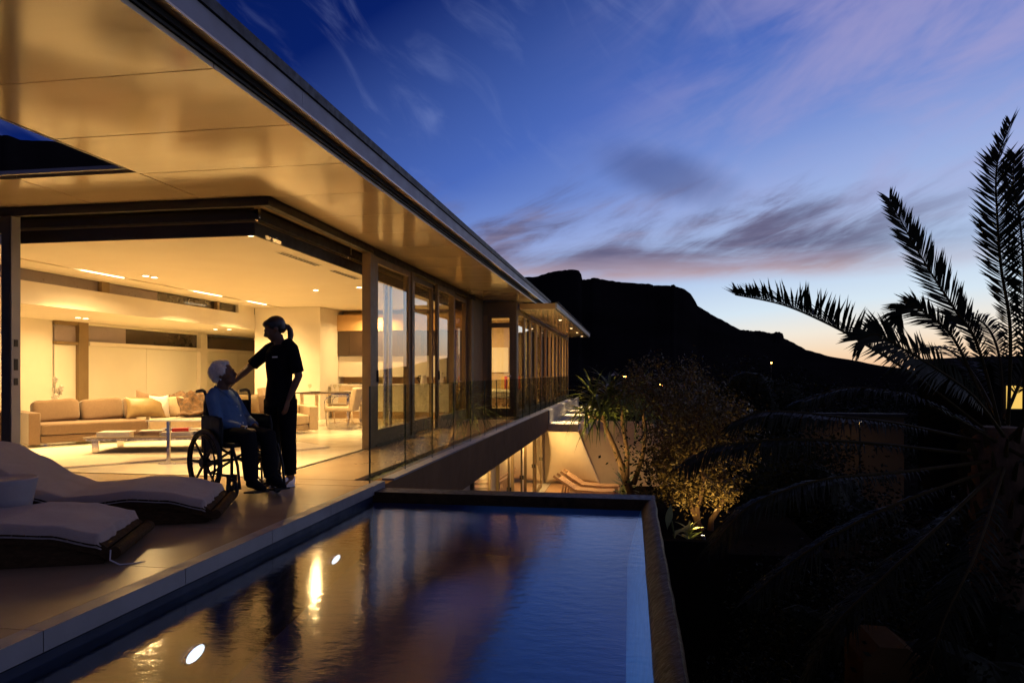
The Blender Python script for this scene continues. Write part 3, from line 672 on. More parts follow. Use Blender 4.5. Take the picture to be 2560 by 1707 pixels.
def cushion(name, c, d, w, h, th, m, parent=None, lean=.22, e=.45):
    nrm = V((-d.y, d.x, 0)); up = V((0, 0, 1)) * math.cos(lean) + nrm * math.sin(lean); nn = nrm * math.cos(lean) - V((0, 0, 1)) * math.sin(lean)
    M = Matrix((d, nn, up)).transposed(); mb = MB()
    mb.ell((0, 0, 0), (w / 2, th / 2, h / 2), None, 28, .30, .30)
    for q in mb.v:
        q.y *= 1 - .0 * abs(q.x); q.z += .012 * math.sin(q.x * 9); q.y += .008 * noise.noise(q * 9)
    mb.v = [M @ q + V(c) for q in mb.v]
    return mb.build(name, m, parent, smooth=True, ang=0)
for k_, (s_, w_) in enumerate(((.36, .66), (1.03, .64), (1.48, .26))): cushion('back_cushion', A0 + dA * s_ + nA * .68 + V((0, 0, .505)), dA, w_, .36, .24, sofa_shade_m, sofa)
for s_, m in ((.33, cream_fab), (.86, cream_fab), (1.40, cream_fab), (1.80, sofa_shade_m), (2.3, cream_fab)): cushion('back_cushion', A1 + dB * s_ + nB * .70 + V((0, 0, .505)), dB, .52, .35, .22, m, sofa)
def pillow(c, d, w, h, m, label, lean=.4, roll=0):
    nrm = V((-d.y, d.x, 0)); up = V((0, 0, 1)) * math.cos(lean) + nrm * math.sin(lean); nn = nrm * math.cos(lean) - V((0, 0, 1)) * math.sin(lean)
    M = Matrix((d, nn, up)).transposed() @ Matrix.Rotation(roll, 3, 'Y'); mb = MB()
    def fn(u, v, sgn):
        x = (u - .5) * w; z = (v - .5) * h; pin = 1 - .10 * (1 - (2 * abs(v - .5)) ** 2) * (2 * abs(u - .5)) ** 2
        pz = 1 - .14 * (1 - (2 * abs(u - .5)) ** 2) * (2 * abs(v - .5)) ** 2
        y = sgn * .085 * (max(0, math.sin(math.pi * u)) * max(0, math.sin(math.pi * v))) ** .45 + .006 * noise.noise(V((u * 4, v * 4, sgn)))
        return M @ V((x * pin, y, z * pz)) + V(c)
    mb.grid(lambda u, v: fn(u, v, 1), 16, 16).grid(lambda u, v: fn(1 - u, v, -1), 16, 16)
    return tag(mb.build('pillow', m, None, smooth=True, ang=0), label, 'pillow', 'scatter pillows on the sofa')
pillow(A0 + dA * 1.62 + nA * .36 + V((0, 0, .53)), (dA + dB).normalized(), .62, .40, gold_fab, 'shiny gold satin pillow leaning in front of the shaded brown sofa cushions')
pillow(A0 + dA * 1.78 + nA * .62 + V((0, 0, .58)), (dA + dB).normalized(), .50, .42, sofa_shade_m, 'brown pillow peeking out above the gold satin pillow', .3, .2)
pillow(A1 + dB * .18 + nB * .45 + V((0, 0, .53)), (V((.5, .86, 0))), .34, .42, linen_m, 'white fringed pillow standing edge on beside the gold satin pillow', .15)
pillow(A1 + dB * 1.62 + nB * .45 + V((0, 0, .55)), dB, .44, .40, gold_fab, 'tan pillow on the sofa seen just right of the seated woman', .3)
# fur throw: crumpled sheet over the sofa back
def fur(u, v):
    s_ = .42 + .95 * u; d_ = .15 + .85 * v; z = .37 + .34 * min(1, max(0, (d_ - .35) / .35)) if v < .75 else .71 - .1 * (v - .75)
    p_ = A1 + dB * (s_ + .08 * math.sin(v * 5)) + nB * d_
    z += .075 * noise.noise(V((u * 5, v * 5, 3))) + .04 * noise.noise(V((u * 12, v * 12, 1))) + .05 * math.sin(math.pi * u) + .02
    return (p_.x, p_.y, z)
fo = MB().grid(fur, 44, 44).build('fur_throw', fur_m, None, smooth=True, ang=0); fo.modifiers.new('thick', 'SOLIDIFY').thickness = .03
tag(fo, 'crumpled brown fur throw heaped over the sofa behind the wheelchair handle', 'throw')
# rug
rg_ = MB(); ra, rb = (V((-6.55, 7.50, 0)), V((-8.75, 9.10, 0))); 
rd = V((.62, .78, 0)).normalized(); rn = V((-rd.y, rd.x, 0))
rg_.obox(V((-6.55, 9.45, .012)), (rd, rn, V((0, 0, 1))), (1.75, 1.30, .010)); tag(rg_.build('rug', rug_m), 'pale deep pile rug under the glass coffee table', 'rug')
# coffee table
ctd = V((.96, .28, 0)).normalized(); ctn = V((-ctd.y, ctd.x, 0)); ctc = V((-6.62, 9.29, 0))
ct = thing('coffee_table', 'low glass topped coffee table with square chrome legs, loaded with books', 'coffee table', ctc)
glass_top = mat('table_glass', (.34, .27, .19), .08, spec=.7, coat=.4)
bev(MB().obox(ctc + V((0, 0, .232)), (ctd, ctn, V((0, 0, 1))), (.90, .50, .012)).build('tabletop', glass_top, ct), .004)
MB().obox(ctc + V((0, 0, .205)), (ctd, ctn, V((0, 0, 1))), (.88, .46, .013)).build('frame', steel_m, ct)
for a in (-.78, .78):
    for b in (-.40, .40):
        p = ctc + ctd * a + ctn * b; MB().obox(p + V((0, 0, .107)), (ctd, ctn, V((0, 0, 1))), (.045, .012, .085)).build('leg', chrome_m, ct)
def book(a, b, z, w, l, h, rot, m, label):
    p = ctc + ctd * a + ctn * b; d = Matrix.Rotation(rot, 3, 'Z') @ ctd; e = V((-d.y, d.x, 0)); u_ = V((0, 0, 1))
    t_ = thing('book', label, 'book', (p.x, p.y, z), group='books on the coffee table')
    MB().obox(p + V((0, 0, z + h / 2)), (d, e, u_), (l / 2 - .006, w / 2 - .006, h / 2 - .004)).build('pages', page_m, t_)
    MB().obox(p + V((0, 0, z + .0022)), (d, e, u_), (l / 2, w / 2, .0018)).obox(p + V((0, 0, z + h - .0022)), (d, e, u_), (l / 2, w / 2, .0018)).obox(p - e * (w / 2 - .002) + V((0, 0, z + h / 2)), (d, e, u_), (l / 2, .0018, h / 2 - .004)).build('cover', m, t_)
z0 = .245
book(-.62, -.12, z0, .30, .42, .05, .05, cover_a, 'thick white book at the left end of the coffee table')
book(-.18, -.05, z0, .28, .36, .045, -.1, cover_b, 'brown book lying flat right of the white book')
book(-.17, -.05, z0 + .046, .26, .30, .012, .2, cover_a, 'thin pale magazine on top of the brown book')
book(.22, -.10, z0, .32, .40, .04, .08, cover_a, 'broad white book underneath the small red book')
book(.24, -.08, z0 + .041, .16, .22, .045, .12, red_m, 'small red book on top of a white book')
book(.05, .30, z0, .28, .38, .06, .05, cover_c, 'blue grey book at the back of the coffee table')
book(.62, .02, z0, .30, .38, .035, -.1, cover_c, 'blue grey book at the right end of the coffee table')
book(.62, .02, z0 + .036, .26, .32, .02, .15, cover_a, 'thin white book stacked on the blue grey book at the right end')
book(.40, .34, z0, .26, .3, .05, -.2, cover_a, 'white book at the back right of the coffee table')
# tall thin side table
stc = V((-5.42, 8.12, 0)); std = V((.97, .24, 0)).normalized(); stn = V((-std.y, std.x, 0))
sd_ = thing('side_table', 'narrow metal side table with thin square legs behind the wheelchair', 'side table', stc)
MB().obox(stc + V((0, 0, .535)), (std, stn, V((0, 0, 1))), (.48, .2, .008)).build('tabletop', white_m, sd_)
for a in (-.24, .16, .27): MB().obox(stc + std * a + stn * (-.12 if a != .16 else .12) + V((0, 0, .265)), (std, stn, V((0, 0, 1))), (.018, .018, .262)).build('leg', steel_m, sd_)
MB().obox(stc + stn * -.12 + V((.0, 0, .008)), (std, stn, V((0, 0, 1))), (.36, .02, .006)).obox(stc + std * .16 + V((0, 0, .008)), (std, stn, V((0, 0, 1))), (.02, .14, .0055)).build('base', steel_m, sd_)
# orchid behind the sofa
orc = thing('orchid', 'white flowering orchid on thin stems rising behind the sofa', 'orchid', (-10.0, 11.0, .25))
MB().lathe((-10, 11.0, .0), [(.10, 0), (.12, .2), (.13, .34), (.11, .34)], 18).build('pot', white_m, orc, smooth=True)
for k_, pts in enumerate(([(-10, 11, .3), (-9.99, 11, .6), (-10.01, 11.02, .82), (-9.98, 11.0, 1.0)], [(-9.99, 11, .3), (-9.95, 11, .62), (-9.91, 11.02, .78), (-9.87, 11, .85)])):
    MB().loft(pts, .006, n=6).build('stem', bark_m, orc, smooth=True)
    for q, s_ in ((pts[3], 1), (pts[2], 1), ((pts[1][0] - .02, pts[1][1], pts[1][2] + .08), .9)):
        fl = MB()
        for j in range(5):
            th = j * 1.257 + k_; M = Matrix.Rotation(th, 3, 'Y'); fl.ell(V(q) + M @ V((0, 0, .034)), (.026 * s_, .008, .034 * s_), M, 8)
        fl.build('flower', art_m, orc, smooth=True, ang=0)
for j in range(4):
    th = j * 1.7; MB().grid(lambda u, v: (-10 + math.cos(th) * .22 * u + (v - .5) * .06 * math.sin(math.pi * u), 11 + math.sin(th) * .22 * u, .34 + .1 * math.sin(math.pi * u * .8)), 6, 2).build('leaf', leaf_m, orc, smooth=True)
# sideboard sliver and pouf at the far left
sb = thing('sideboard', 'dark wooden sideboard at the left edge behind the door jamb', 'sideboard', (-9.9, 9.2, 0))
MB().box(-10.3, -9.45, 8.9, 9.4, .06, .52).build('body', cup_m, sb); MB().box(-10.32, -9.43, 8.88, 9.42, .52, .55).build('top', wood_warm, sb); MB().box(-10.28, -10.22, 8.92, 8.97, 0, .06).box(-9.53, -9.47, 8.92, 8.97, 0, .06).build('leg', dark_m, sb)
tag(MB().ell((-9.2, 8.75, .19), (.26, .26, .19), None, 20, .8).build('pouf', cream_fab, None, smooth=True, ang=0), 'round cream pouf at the left edge beside the sofa arm', 'pouf')
# steel twin column behind the first door
cmn = thing('steel_column', 'pair of round steel columns standing inside the first glass door', 'column', (-4.34, 12.3, 0))
for dx in (-.045, .045): MB().tube((-4.34 + dx, 12.3, 0), (-4.34 + dx, 12.3, 2.72), .042, 18).build('shaft', steel_m, cmn, smooth=True)

# ---------------------------------------------------------------- kitchen and dining
kc = thing('kitchen_counter', 'long white kitchen counter with a pale worktop and timber plinth', 'kitchen counter', (-5.7, 16.9, 0))
MB().box(-7.36, -4.30, 16.72, 17.28, .17, .80).build('carcass', plaster, kc)
MB().box(-7.38, -4.28, 16.66, 17.30, .803, .842).build('worktop', white_m, kc)
for k_ in range(8): MB().box(-7.36 + k_ * .3825 + .003, -7.36 + (k_ + 1) * .3825 - .003, 16.695, 16.718, .62, .795).build('drawer_front', white_m, kc); MB().box(-7.36 + k_ * .3825 + .003, -7.36 + (k_ + 1) * .3825 - .003, 16.695, 16.718, .175, .612).build('cabinet_door', white_m, kc)
MB().box(-7.36, -4.30, 16.74, 17.2, 0, .165).build('plinth', timber_base, kc)
wc = thing('wall_cupboard', 'row of dark brown wall cupboards above the kitchen worktop', 'cupboard', (-6, 17.5, 1.5))
for a, b in ((-7.42, -7.1), (-7.1, -6.45), (-6.45, -5.8), (-5.8, -5.2)): MB().box(a + .004, b - .004, 17.22, 17.25, 1.56, 2.18).build('cupboard_door', cup_m, wc)
MB().box(-7.42, -5.2, 17.255, 17.6, 1.56, 2.18).build('carcass', cup_m, wc)
kw = part('kitchen_wall', orange_wall, MB().box(-7.42, -3.95, 17.61, 17.7, 0, 2.72).box(-7.42, -3.95, 17.2, 17.605, 2.19, 2.60))
part('splashback', plaster, MB().box(-7.41, -4.3, 17.27, 17.30, 1.02, 1.55).box(-4.29, -3.98, 17.27, 17.3, .0, 1.5))
tall = thing('tall_cabinet', 'tall dark oven cabinet at the right end of the kitchen', 'cabinet', (-4.2, 17.5, 0))
MB().box(-5.15, -3.97, 17.32, 17.6, 1.56, 2.18).build('carcass', cup_m, tall); MB().box(-5.14, -4.56, 17.29, 17.318, 1.56, 2.18).build('cupboard_door', cup_m, tall); MB().box(-4.55, -3.98, 17.26, 17.318, .2, 2.18).build('oven_front', cup_m, tall)
MB().box(-4.53, -4.0, 17.22, 17.259, .9, .93).build('handle', steel_m, tall)
hob = thing('hob', 'black gas hob with pan supports on the kitchen worktop', 'hob', (-6.6, 16.95, .842))
MB().box(-6.95, -6.25, 16.75, 17.1, .843, .85).build('plate', black_m, hob)
for x in (-6.82, -6.6, -6.38): h_ = MB(); h_.ring((x, 16.92, .866), (0, 0, 1), .075, .008, 16, 6); h_.box(x - .09, x + .09, 16.914, 16.926, .862, .872); h_.build('burner', rubber_m, hob)
ket = thing('kettle', 'pale kettle with a black handle on the kitchen worktop behind the first door', 'kettle', (-5.05, 16.95, .842))
MB().lathe((-5.05, 16.95, .842), [(.085, 0), (.085, .05), (.065, .20), (.05, .22)], 20).build('body', white_m, ket, smooth=True); MB().loft([(-5.12, 16.95, 1.05), (-5.19, 16.95, 1.04), (-5.2, 16.95, .95), (-5.15, 16.95, .88)], .013, n=8).build('handle', rubber_m, ket, smooth=True)
tap = thing('tap', 'tall chrome kitchen tap rising from the worktop', 'tap', (-4.72, 17.1, .842))
MB().loft([(-4.72, 17.1, .842), (-4.72, 17.1, 1.15), (-4.72, 17.05, 1.22), (-4.72, 16.95, 1.2), (-4.72, 16.93, 1.12)], .014, n=8).build('spout', chrome_m, tap, smooth=True); MB().tube((-4.72, 17.1, .9), (-4.66, 17.1, .93), .01).build('lever', chrome_m, tap)
toa = thing('toaster', 'white toaster on the worktop seen through the second door', 'toaster', (-4.62, 16.85, .842))
bev(MB().box(-4.72, -4.50, 16.78, 16.95, .845, 1.03).build('body', white_m, toa), .02); MB().box(-4.68, -4.54, 16.82, 16.845, 1.03, 1.033).box(-4.68, -4.54, 16.88, 16.905, 1.03, 1.033).build('slot', black_m, toa)
cof = thing('coffee_maker', 'round black coffee maker next to the toaster', 'coffee maker', (-4.36, 16.9, .842))
MB().ell((-4.37, 16.9, .95), (.075, .08, .10), None, 18).build('body', rubber_m, cof, smooth=True, ang=0); MB().lathe((-4.37, 16.9, .843), [(.07, 0), (.07, .02), (.05, .03)], 18).build('base', steel_m, cof)
# dining table
dtb = thing('dining_table', 'dark topped dining table laid with glasses and plates', 'dining table', (-6.1, 13.9, 0))
MB().box(-6.75, -5.55, 13.55, 14.45, .70, .722).build('tabletop', cup_m, dtb); MB().box(-6.68, -5.62, 13.62, 14.38, .675, .698).build('frame', chrome_m, dtb)
for x in (-6.65, -5.65):
    for y in (13.65, 14.35): MB().box(x - .025, x + .025, y - .025, y + .025, 0, .675).build('leg', chrome_m, dtb)
def dining_chair():
    t_ = thing('dining_chair', 'x', 'dining chair', (0, 0, 0), group='chairs round the dining table')   # faces +X
    bev(MB().box(-.26, .27, -.25, .25, .36, .45).build('seat', cream_fab, t_), .03)
    bk = MB(); bk.obox(V((-.29, 0, .60)), (V((.97, 0, .22)).normalized(), V((0, 1, 0)), V((-.2, 0, .98)).normalized()), (.055, .25, .235)); bev(bk.build('backrest', cream_fab, t_), .03)
    for s_ in (-1, 1):
        y = .285 * s_
        pts = [V((-.27, y, .66)), V((.10, y, .66)), V((.19, y, .64)), V((.24, y, .58)), V((.245, y, .48)), V((.22, y, .30)), V((.20, y, .08)), V((.17, y, .025)), V((.10, y, .012)), V((-.28, y, .012))]
        f_ = MB()
        for a, b in zip(pts, pts[1:]): f_.bar(a, b, .032, .009, up=(0, 1, 0) if False else (0, 0, 1) if abs((b - a).z) < .02 else (1, 0, 0))
        f_.build('arm_frame', chrome_m, t_)
    MB().box(-.285, -.25, -.28, .28, .006, .018).build('base_bar', chrome_m, t_)
    return t_
ch = dining_chair(); ch.location = (-5.70, 13.40, 0); ch.rotation_euler.z = R(188); ch['label'] = 'cream dining chair at the right end of the table, back towards the glass doors'
copy_tree(ch, None, (-6.98, 13.35, 0), R(12), 'cream dining chair at the left end of the table, half hidden by the standing carer')
copy_tree(ch, None, (-6.25, 14.85, 0), R(-92), 'cream dining chair on the far side of the table, facing the camera')
def wine_glass(x, y, z, label):
    o_ = MB().lathe((x, y, z), [(.034, 0), (.030, .004), (.005, .008), (.004, .075), (.02, .09), (.037, .125), (.036, .165), (.033, .165), (.034, .125), (.017, .094), (.001, .09)], 16).build('wine_glass', glass_m, None, smooth=True)
    tag(o_, label, 'wine glass', 'glasses on the dining table')
wine_glass(-6.55, 13.8, .722, 'stemmed wine glass at the left end of the dining table'); wine_glass(-6.0, 14.05, .722, 'stemmed wine glass in the middle of the dining table'); wine_glass(-5.98, 13.75, .722, 'stemmed wine glass near the front edge of the dining table')
for x, y, lb in ((-6.5, 13.95, 'dark place setting with a plate at the left of the dining table'), (-5.75, 13.95, 'dark place setting with a plate at the right of the dining table')):
    t_ = thing('place_setting', lb, 'place setting', (x, y, .722), group='place settings on the dining table')
    MB().box(x - .2, x + .2, y - .14, y + .14, .7225, .726).build('mat', cup_m, t_); MB().lathe((x, y, .726), [(.07, 0), (.13, .014), (.128, .018), (.06, .006)], 20).build('plate', white_m, t_, smooth=True)
# bedroom
bd = thing('bed', 'bed with a white cover hanging down, seen through the bedroom door', 'bed', (-4.3, 20.8, 0))
bev(MB().box(-5.6, -3.30, 19.9, 21.9, .15, .40).build('base', timber_base, bd)); bev(MB().box(-5.6, -3.28, 19.88, 21.92, .41, .62).build('mattress', linen_m, bd), .06)
MB().grid(lambda u, v: (-3.27 + .10 * max(0, v - .4) + .02 * math.sin(u * 20) * v, 19.85 + 1.7 * u, .64 - .55 * max(0, v - .35)), 30, 10).build('bed_cover', linen_m, bd, smooth=True)
MB().box(-3.9, -3.28, 21.93, 22.02, .2, 1.0).build('headboard', cream_fab, bd)
pw = thing('bed_pillow', 'red and ochre striped pillow standing on the bed', 'pillow', (-3.55, 21.6, .62))
for j in range(7): MB().box(-3.95 + j * .1, -3.952 + (j + 1) * .1, 21.55 - .02 * (j in (2, 3, 4)), 21.66, .63, 1.02 - .02 * (j in (0, 6))).build('stripe', stripe_m if j % 2 else stripe2_m, pw)
ar = thing('wall_canvas', 'blank white canvas hanging on the bedroom wall', 'picture', (-4.1, 22.58, 1.3))
MB().box(-4.44, -3.90, 22.55, 22.598, 1.14, 1.94).build('canvas', art_m, ar)

# ================================================================== UPPER DECK FURNITURE
PROF = [(-.02, .100), (.05, .150), (.30, .215), (.55, .235), (.80, .212), (.98, .202), (1.15, .265), (1.40, .425), (1.58, .525), (1.70, .545), (1.85, .49)]
def prof(s_):
    for (a, za), (b, zb) in zip(PROF, PROF[1:]):
        if s_ <= b:
            t_ = (s_ - a) / (b - a); t_ = max(0, min(1, t_)); t_ = t_ * t_ * (3 - 2 * t_) * .5 + t_ * .5
            return za + (zb - za) * t_
    return PROF[-1][1]
def wave_lounger(F, ax, width, label, tlabel, cord):
    a = V(ax).normalized(); w = V((a.y, -a.x, 0)); 
    if w.y > 0: w = -w                                    # across, towards the camera
    F = V(F)
    P_ = lambda s_, c_, z: V((F.x + a.x * s_ + w.x * c_, F.y + a.y * s_ + w.y * c_, z))
    root = thing('sun_lounger', label, 'sun lounger', P_(.7, width / 2, 0), group='wave shaped loungers on the deck')
    for c_ in (.03, width - .03):
        fr = MB(); N = 30
        for k_ in range(N):
            s0, s1 = -.02 + 1.84 * k_ / N, -.02 + 1.84 * (k_ + 1) / N
            p0, p1 = P_(s0, c_, prof(s0) - .06), P_(s1, c_, prof(s1) - .06); fr.bar(p0, p1 + (p1 - p0) * .08, .045, .05)
        fr.build('side_rail', wood_dark, root)
    sl_ = MB().box(-.5, .5, -.035, .035, -.012, .012)
    n_ = 27
    me = MB().obox(V(), (w, a, V((0, 0, 1))), (width / 2 - .004, .031, .011)).mesh('slat', wood_dark)
    for k_ in range(n_):
        s_ = .03 + k_ * .0715
        if s_ > 1.82: break
        g_ = (prof(s_ + .02) - prof(s_ - .02)) / .04; rot_ = Matrix.Rotation(-math.atan(g_) if False else math.atan(g_), 4, w.cross(V((0,0,1))).cross(V((0,0,1))) if False else a.cross(V((0, 0, 1))))
        o_ = inst('slat', me, root, Matrix.Translation(P_(s_, width / 2, prof(s_) - .028) - root.location) @ rot_)
    roll = MB(); roll.loft([P_(-.035, -.005, prof(0) - .042), P_(-.035, width + .005, prof(0) - .042)], [(.036, .040), (.036, .040)], side=(0, 0, 1), n=14); roll.build('end_roll', wood_dark, root, smooth=True)
    for c_ in (.05, width - .05):
        sk = MB()
        for k_ in range(16):
            s0, s1 = .03 + 1.5 * k_ / 16, .03 + 1.5 * (k_ + 1) / 16; hz0, hz1 = prof(s0) - .06, prof(s1) - .06
            i_ = len(sk.v); h_ = w * .012
            for s_, hz in ((s0, hz0), (s1, hz1)): sk.v += [P_(s_, c_, .004) - h_, P_(s_, c_, .004) + h_, P_(s_, c_, hz) + h_, P_(s_, c_, hz) - h_]
            for q in range(4): sk.face((i_ + q, i_ + (q + 1) % 4, i_ + 4 + (q + 1) % 4, i_ + 4 + q))
        sk.build('base_panel', wood_dark, root)
    MB().obox(P_(.035, width / 2, .045), (w, a, V((0, 0, 1))), (width / 2 - .07, .012, .04)).build('end_panel', wood_dark, root)
    if cord:
        q = P_(-.02, width + .01, .09)
        MB().loft([q, q + V((.02, -.03, -.05)), q + V((.06, -.0, -.083)), q + V((.11, .05, -.086)), q + V((.15, .10, -.086))], [.005, .005, .005, .004, .002], n=6).build('tie_cord', stool_m, root, smooth=True)
    # towel / padded cover lying on it
    tw = MB(); L0, L1 = .03, 1.83
    def tf(u, v, top):
        s_ = L0 + (L1 - L0) * u; c_ = -.012 + (width + .024) * v
        e_ = min(u / .018, (1 - u) / .02, v / .05, (1 - v) / .05, 1); e_ = math.sqrt(max(0, 1 - (1 - e_) ** 2))
        nz = noise.noise(V((s_ * 3, c_ * 4, F.x))) * .010 + noise.noise(V((s_ * 11, c_ * 11, F.y))) * .004
        ed = .012 * noise.noise(V((c_ * 13, F.x, 0))) if u < .03 else 0
        z = prof(s_) + (.030 * e_ + nz * e_ if top else -.020) - .025 * (1 - e_)
        return P_(s_ + ed, c_ + .006 * noise.noise(V((s_ * 9, v, 1))), z)
    tw.grid(lambda u, v: tf(u, v, True), 90, 30); tw.grid(lambda u, v: tf(1 - u, v, False), 60, 12)
    tag(tw.build('towel', towel_m, None, smooth=True, ang=0), tlabel, 'towel', 'lilac white towels on the loungers')
    return root
AX = (-.92, -.39, 0)
wave_lounger((-3.41, 5.61, 0), AX, .84, 'dark wooden wave lounger nearer the house, its head end rising by the round stool', 'thick white towel on the lounger nearer the house, in front of the wheelchair', False)
wave_lounger((-3.31, 4.40, 0), AX, .76, 'dark wooden wave lounger nearest the pool edge and the camera', 'thick white towel on the nearest lounger by the pool, with a loose tie', True)
stl = thing('round_stool', 'round tapering plaster stool standing between the two loungers at the left edge', 'stool', (-4.21, 4.20, 0))
MB().lathe((-4.21, 4.20, 0), [(.12, 0), (.125, .01), (.195, .385), (.20, .40), (.19, .407), (.175, .40), (.0, .395)], 40).build('body', stool_m, stl, smooth=True)

slat_me = MB().box(-.033, .033, -.32, .32, -.011, .011).mesh('slat', wood_warm)
def slat_lounger(x, y, z, rz, lab):
    r_ = thing('timber_lounger', lab, 'sun lounger', (x, y, z), rz, 'slatted loungers on the lower terrace')
    hgt = lambda q: .30 - .02 * math.sin(q * 3) if q > -.2 else .30 + (-.2 - q) * .62
    for k_ in range(26):
        q = 1.0 - k_ * .074; g_ = math.atan(.62) if q < -.2 else 0
        inst('slat', slat_me, r_, Matrix.Translation((q if q > -.2 else -.2 + (q + .2) * .85, 0, hgt(q if q > -.2 else -.2 + (q + .2) * .85))) @ Matrix.Rotation(g_, 4, 'Y'))
    for y_ in (-.29, .29):
        MB().bar((1.02, y_, .245), (-.2, y_, .25), .04, .09).build('side_rail', wood_warm, r_, local=True); MB().bar((-.18, y_, .25), (-.95, y_, .73), .04, .08).build('back_rail', wood_warm, r_, local=True)
        for x_ in (.85, -.25): MB().bar((x_, y_, 0), (x_, y_, .20), .06, .08, up=(1, 0, 0)).build('leg', wood_warm, r_, local=True)
        MB().bar((-.70, y_, .0), (-.60, y_, .50), .04, .05, up=(1, 0, 0)).build('prop', wood_warm, r_, local=True)
    return r_
slat_lounger(-1.42, 24.6, -3.0, R(-6), 'slatted timber lounger in front of the sail shade, the one farther back'); slat_lounger(-1.55, 23.5, -3.0, R(-6), 'slatted timber lounger half hidden behind the pool wall, the nearer of two')

# ================================================================== PEOPLE
def remesh(o, vox=.008, sm=4, fac=.5):
    r = o.modifiers.new('remesh', 'REMESH'); r.mode = 'VOXEL'; r.voxel_size = vox; r.use_smooth_shade = True
    if sm:
        s_ = o.modifiers.new('smooth', 'SMOOTH'); s_.iterations = sm; s_.factor = fac
    return o
def headgeo(mb, c, M, s_=1.0):
    """skull, jaw, nose, brow, lips, ears; face towards local +X"""
    T = lambda x, y, z: V(c) + M @ V((x * s_, y * s_, z * s_))
    E = lambda p, r, rot=None: mb.ell(T(*p), tuple(q * s_ for q in r), M @ rot if rot else M, 18)
    E((-.012, 0, .035), (.098, .076, .085)); E((.022, 0, -.01), (.070, .066, .085)); E((.036, 0, -.065), (.052, .050, .046))
    E((.068, 0, -.088), (.024, .028, .022)); E((.045, .0, -.03), (.048, .058, .05))
    E((.088, 0, .030), (.015, .040, .010))
    mb.loft([T(.088, 0, .022), T(.104, 0, -.004), T(.118, 0, -.022), T(.104, 0, -.034)], [(.010 * s_, .009 * s_), (.013 * s_, .012 * s_), (.013 * s_, .016 * s_), (.008 * s_, .013 * s_)], n=10)
    E((.092, 0, -.053), (.012, .024, .006)); E((.089, 0, -.066), (.012, .021, .008))
    for y in (-1, 1):
        E((.080, .030 * y, .012), (.010, .013, .009)); E((-.008, .076 * y, -.008), (.020, .008, .032)); E((.062, .042 * y, -.022), (.022, .018, .018))
def hand(mb, wrist, d, n_, s_=1.0, curl=.5, thumb=1):
    """palm and five fingers: d = direction of the fingers, n_ = palm normal (fingers curl towards it)"""
    d = V(d).normalized(); n_ = (V(n_) - d * V(n_).dot(d)).normalized(); sd = d.cross(n_) * thumb; w = V(wrist)
    mb.loft([w - d * .02, w + d * .03, w + d * .06, w + d * .092], [(.026 * s_, .018 * s_), (.036 * s_, .016 * s_), (.041 * s_, .015 * s_), (.038 * s_, .012 * s_)], side=sd, n=12)
    for k_, (o_, L) in enumerate(((.030, .066), (.010, .076), (-.010, .071), (-.029, .056))):
        b = w + d * .086 + sd * o_ * s_; p = [b - d * .02, b]; dir_ = d + sd * o_ * 1.2
        for j, f in enumerate((.42, .32, .26)):
            a = curl * (j + .6) * .55; dd = (dir_.normalized() * math.cos(a) + n_ * math.sin(a)); p.append(p[-1] + dd * L * f * s_)
        mb.loft(p, [.0095 * s_, .0095 * s_, .0088 * s_, .008 * s_, .0065 * s_], n=8)
    b = w + d * .025 + sd * .030 * s_
    mb.loft([b - sd * .015, b + sd * .018 + d * .022 + n_ * .008, b + sd * .026 + d * .05 + n_ * .016, b + sd * .022 + d * .074 + n_ * .026], [.013 * s_, .0115 * s_, .010 * s_, .0075 * s_], n=8)
def shoe(mb, heel, d, s_=1.0, up=V((0, 0, 1))):
    d = V(d).normalized(); h = V(heel); sd = up.cross(d)
    mb.loft([h - d * .03 + up * .045, h + up * .05, h + d * .07 + up * .056, h + d * .14 + up * .042, h + d * .20 + up * .032, h + d * .232 + up * .026], [(.030 * s_, .040), (.036 * s_, .046), (.038 * s_, .048), (.043 * s_, .036), (.038 * s_, .026), (.02 * s_, .016)], side=sd, n=14)
    mb.loft([h + up * .06, h - d * .005 + up * .105], [(.034, .042), (.034, .040)], side=sd, n=12)
def leg_pair(mb, hips, knees, ankles, r=(.085, .062, .042)):
    for h, k_, a in zip(hips, knees, ankles):
        h, k_, a = V(h), V(k_), V(a)
        mb.loft([h, h.lerp(k_, .35), h.lerp(k_, .8), k_, k_.lerp(a, .3), k_.lerp(a, .7), a], [r[0], r[0] * .95, r[1] * 1.05, r[1], r[1] * .96, r[2] * 1.12, r[2]], n=14)

# ---------- the standing carer (local +X = facing)
CO = V((-3.445, 6.585, 0)); CF = V((-.42, -.905, 0)).normalized(); CL = V((-CF.y, CF.x, 0))
carer = thing('person', 'standing carer in black scrubs with dark ponytail, hand on the shoulder of the seated woman', 'person', CO, math.atan2(CF.y, CF.x))
UP = V((0, 0, 1))
Mh = (Matrix.Rotation(R(-34), 3, 'Z') @ Matrix.Rotation(R(26), 3, 'Y')); hc = V((.045, -.015, 1.552))
b = MB(); headgeo(b, hc, Mh, .97)
b.loft([(-.015, 0, 1.36), (.0, 0, 1.42), (.025, -.003, 1.49)], [.064, .054, .052], n=14)
b.loft([(-.01, 0, .86), (-.01, 0, .93), (0, 0, 1.03), (0, 0, 1.18), (-.01, 0, 1.32), (-.015, 0, 1.385)], [(.155, .105), (.165, .105), (.125, .085), (.145, .10), (.165, .10), (.10, .07)], side=(0, 1, 0), n=18)
sR, eR, wR = V((-.01, -.170, 1.355)), V((.12, -.315, 1.175)), V((.315, -.275, 1.04))
sL, eL, wL = V((-.01, .175, 1.355)), V((-.045, .235, 1.09)), V((.05, .205, .865))
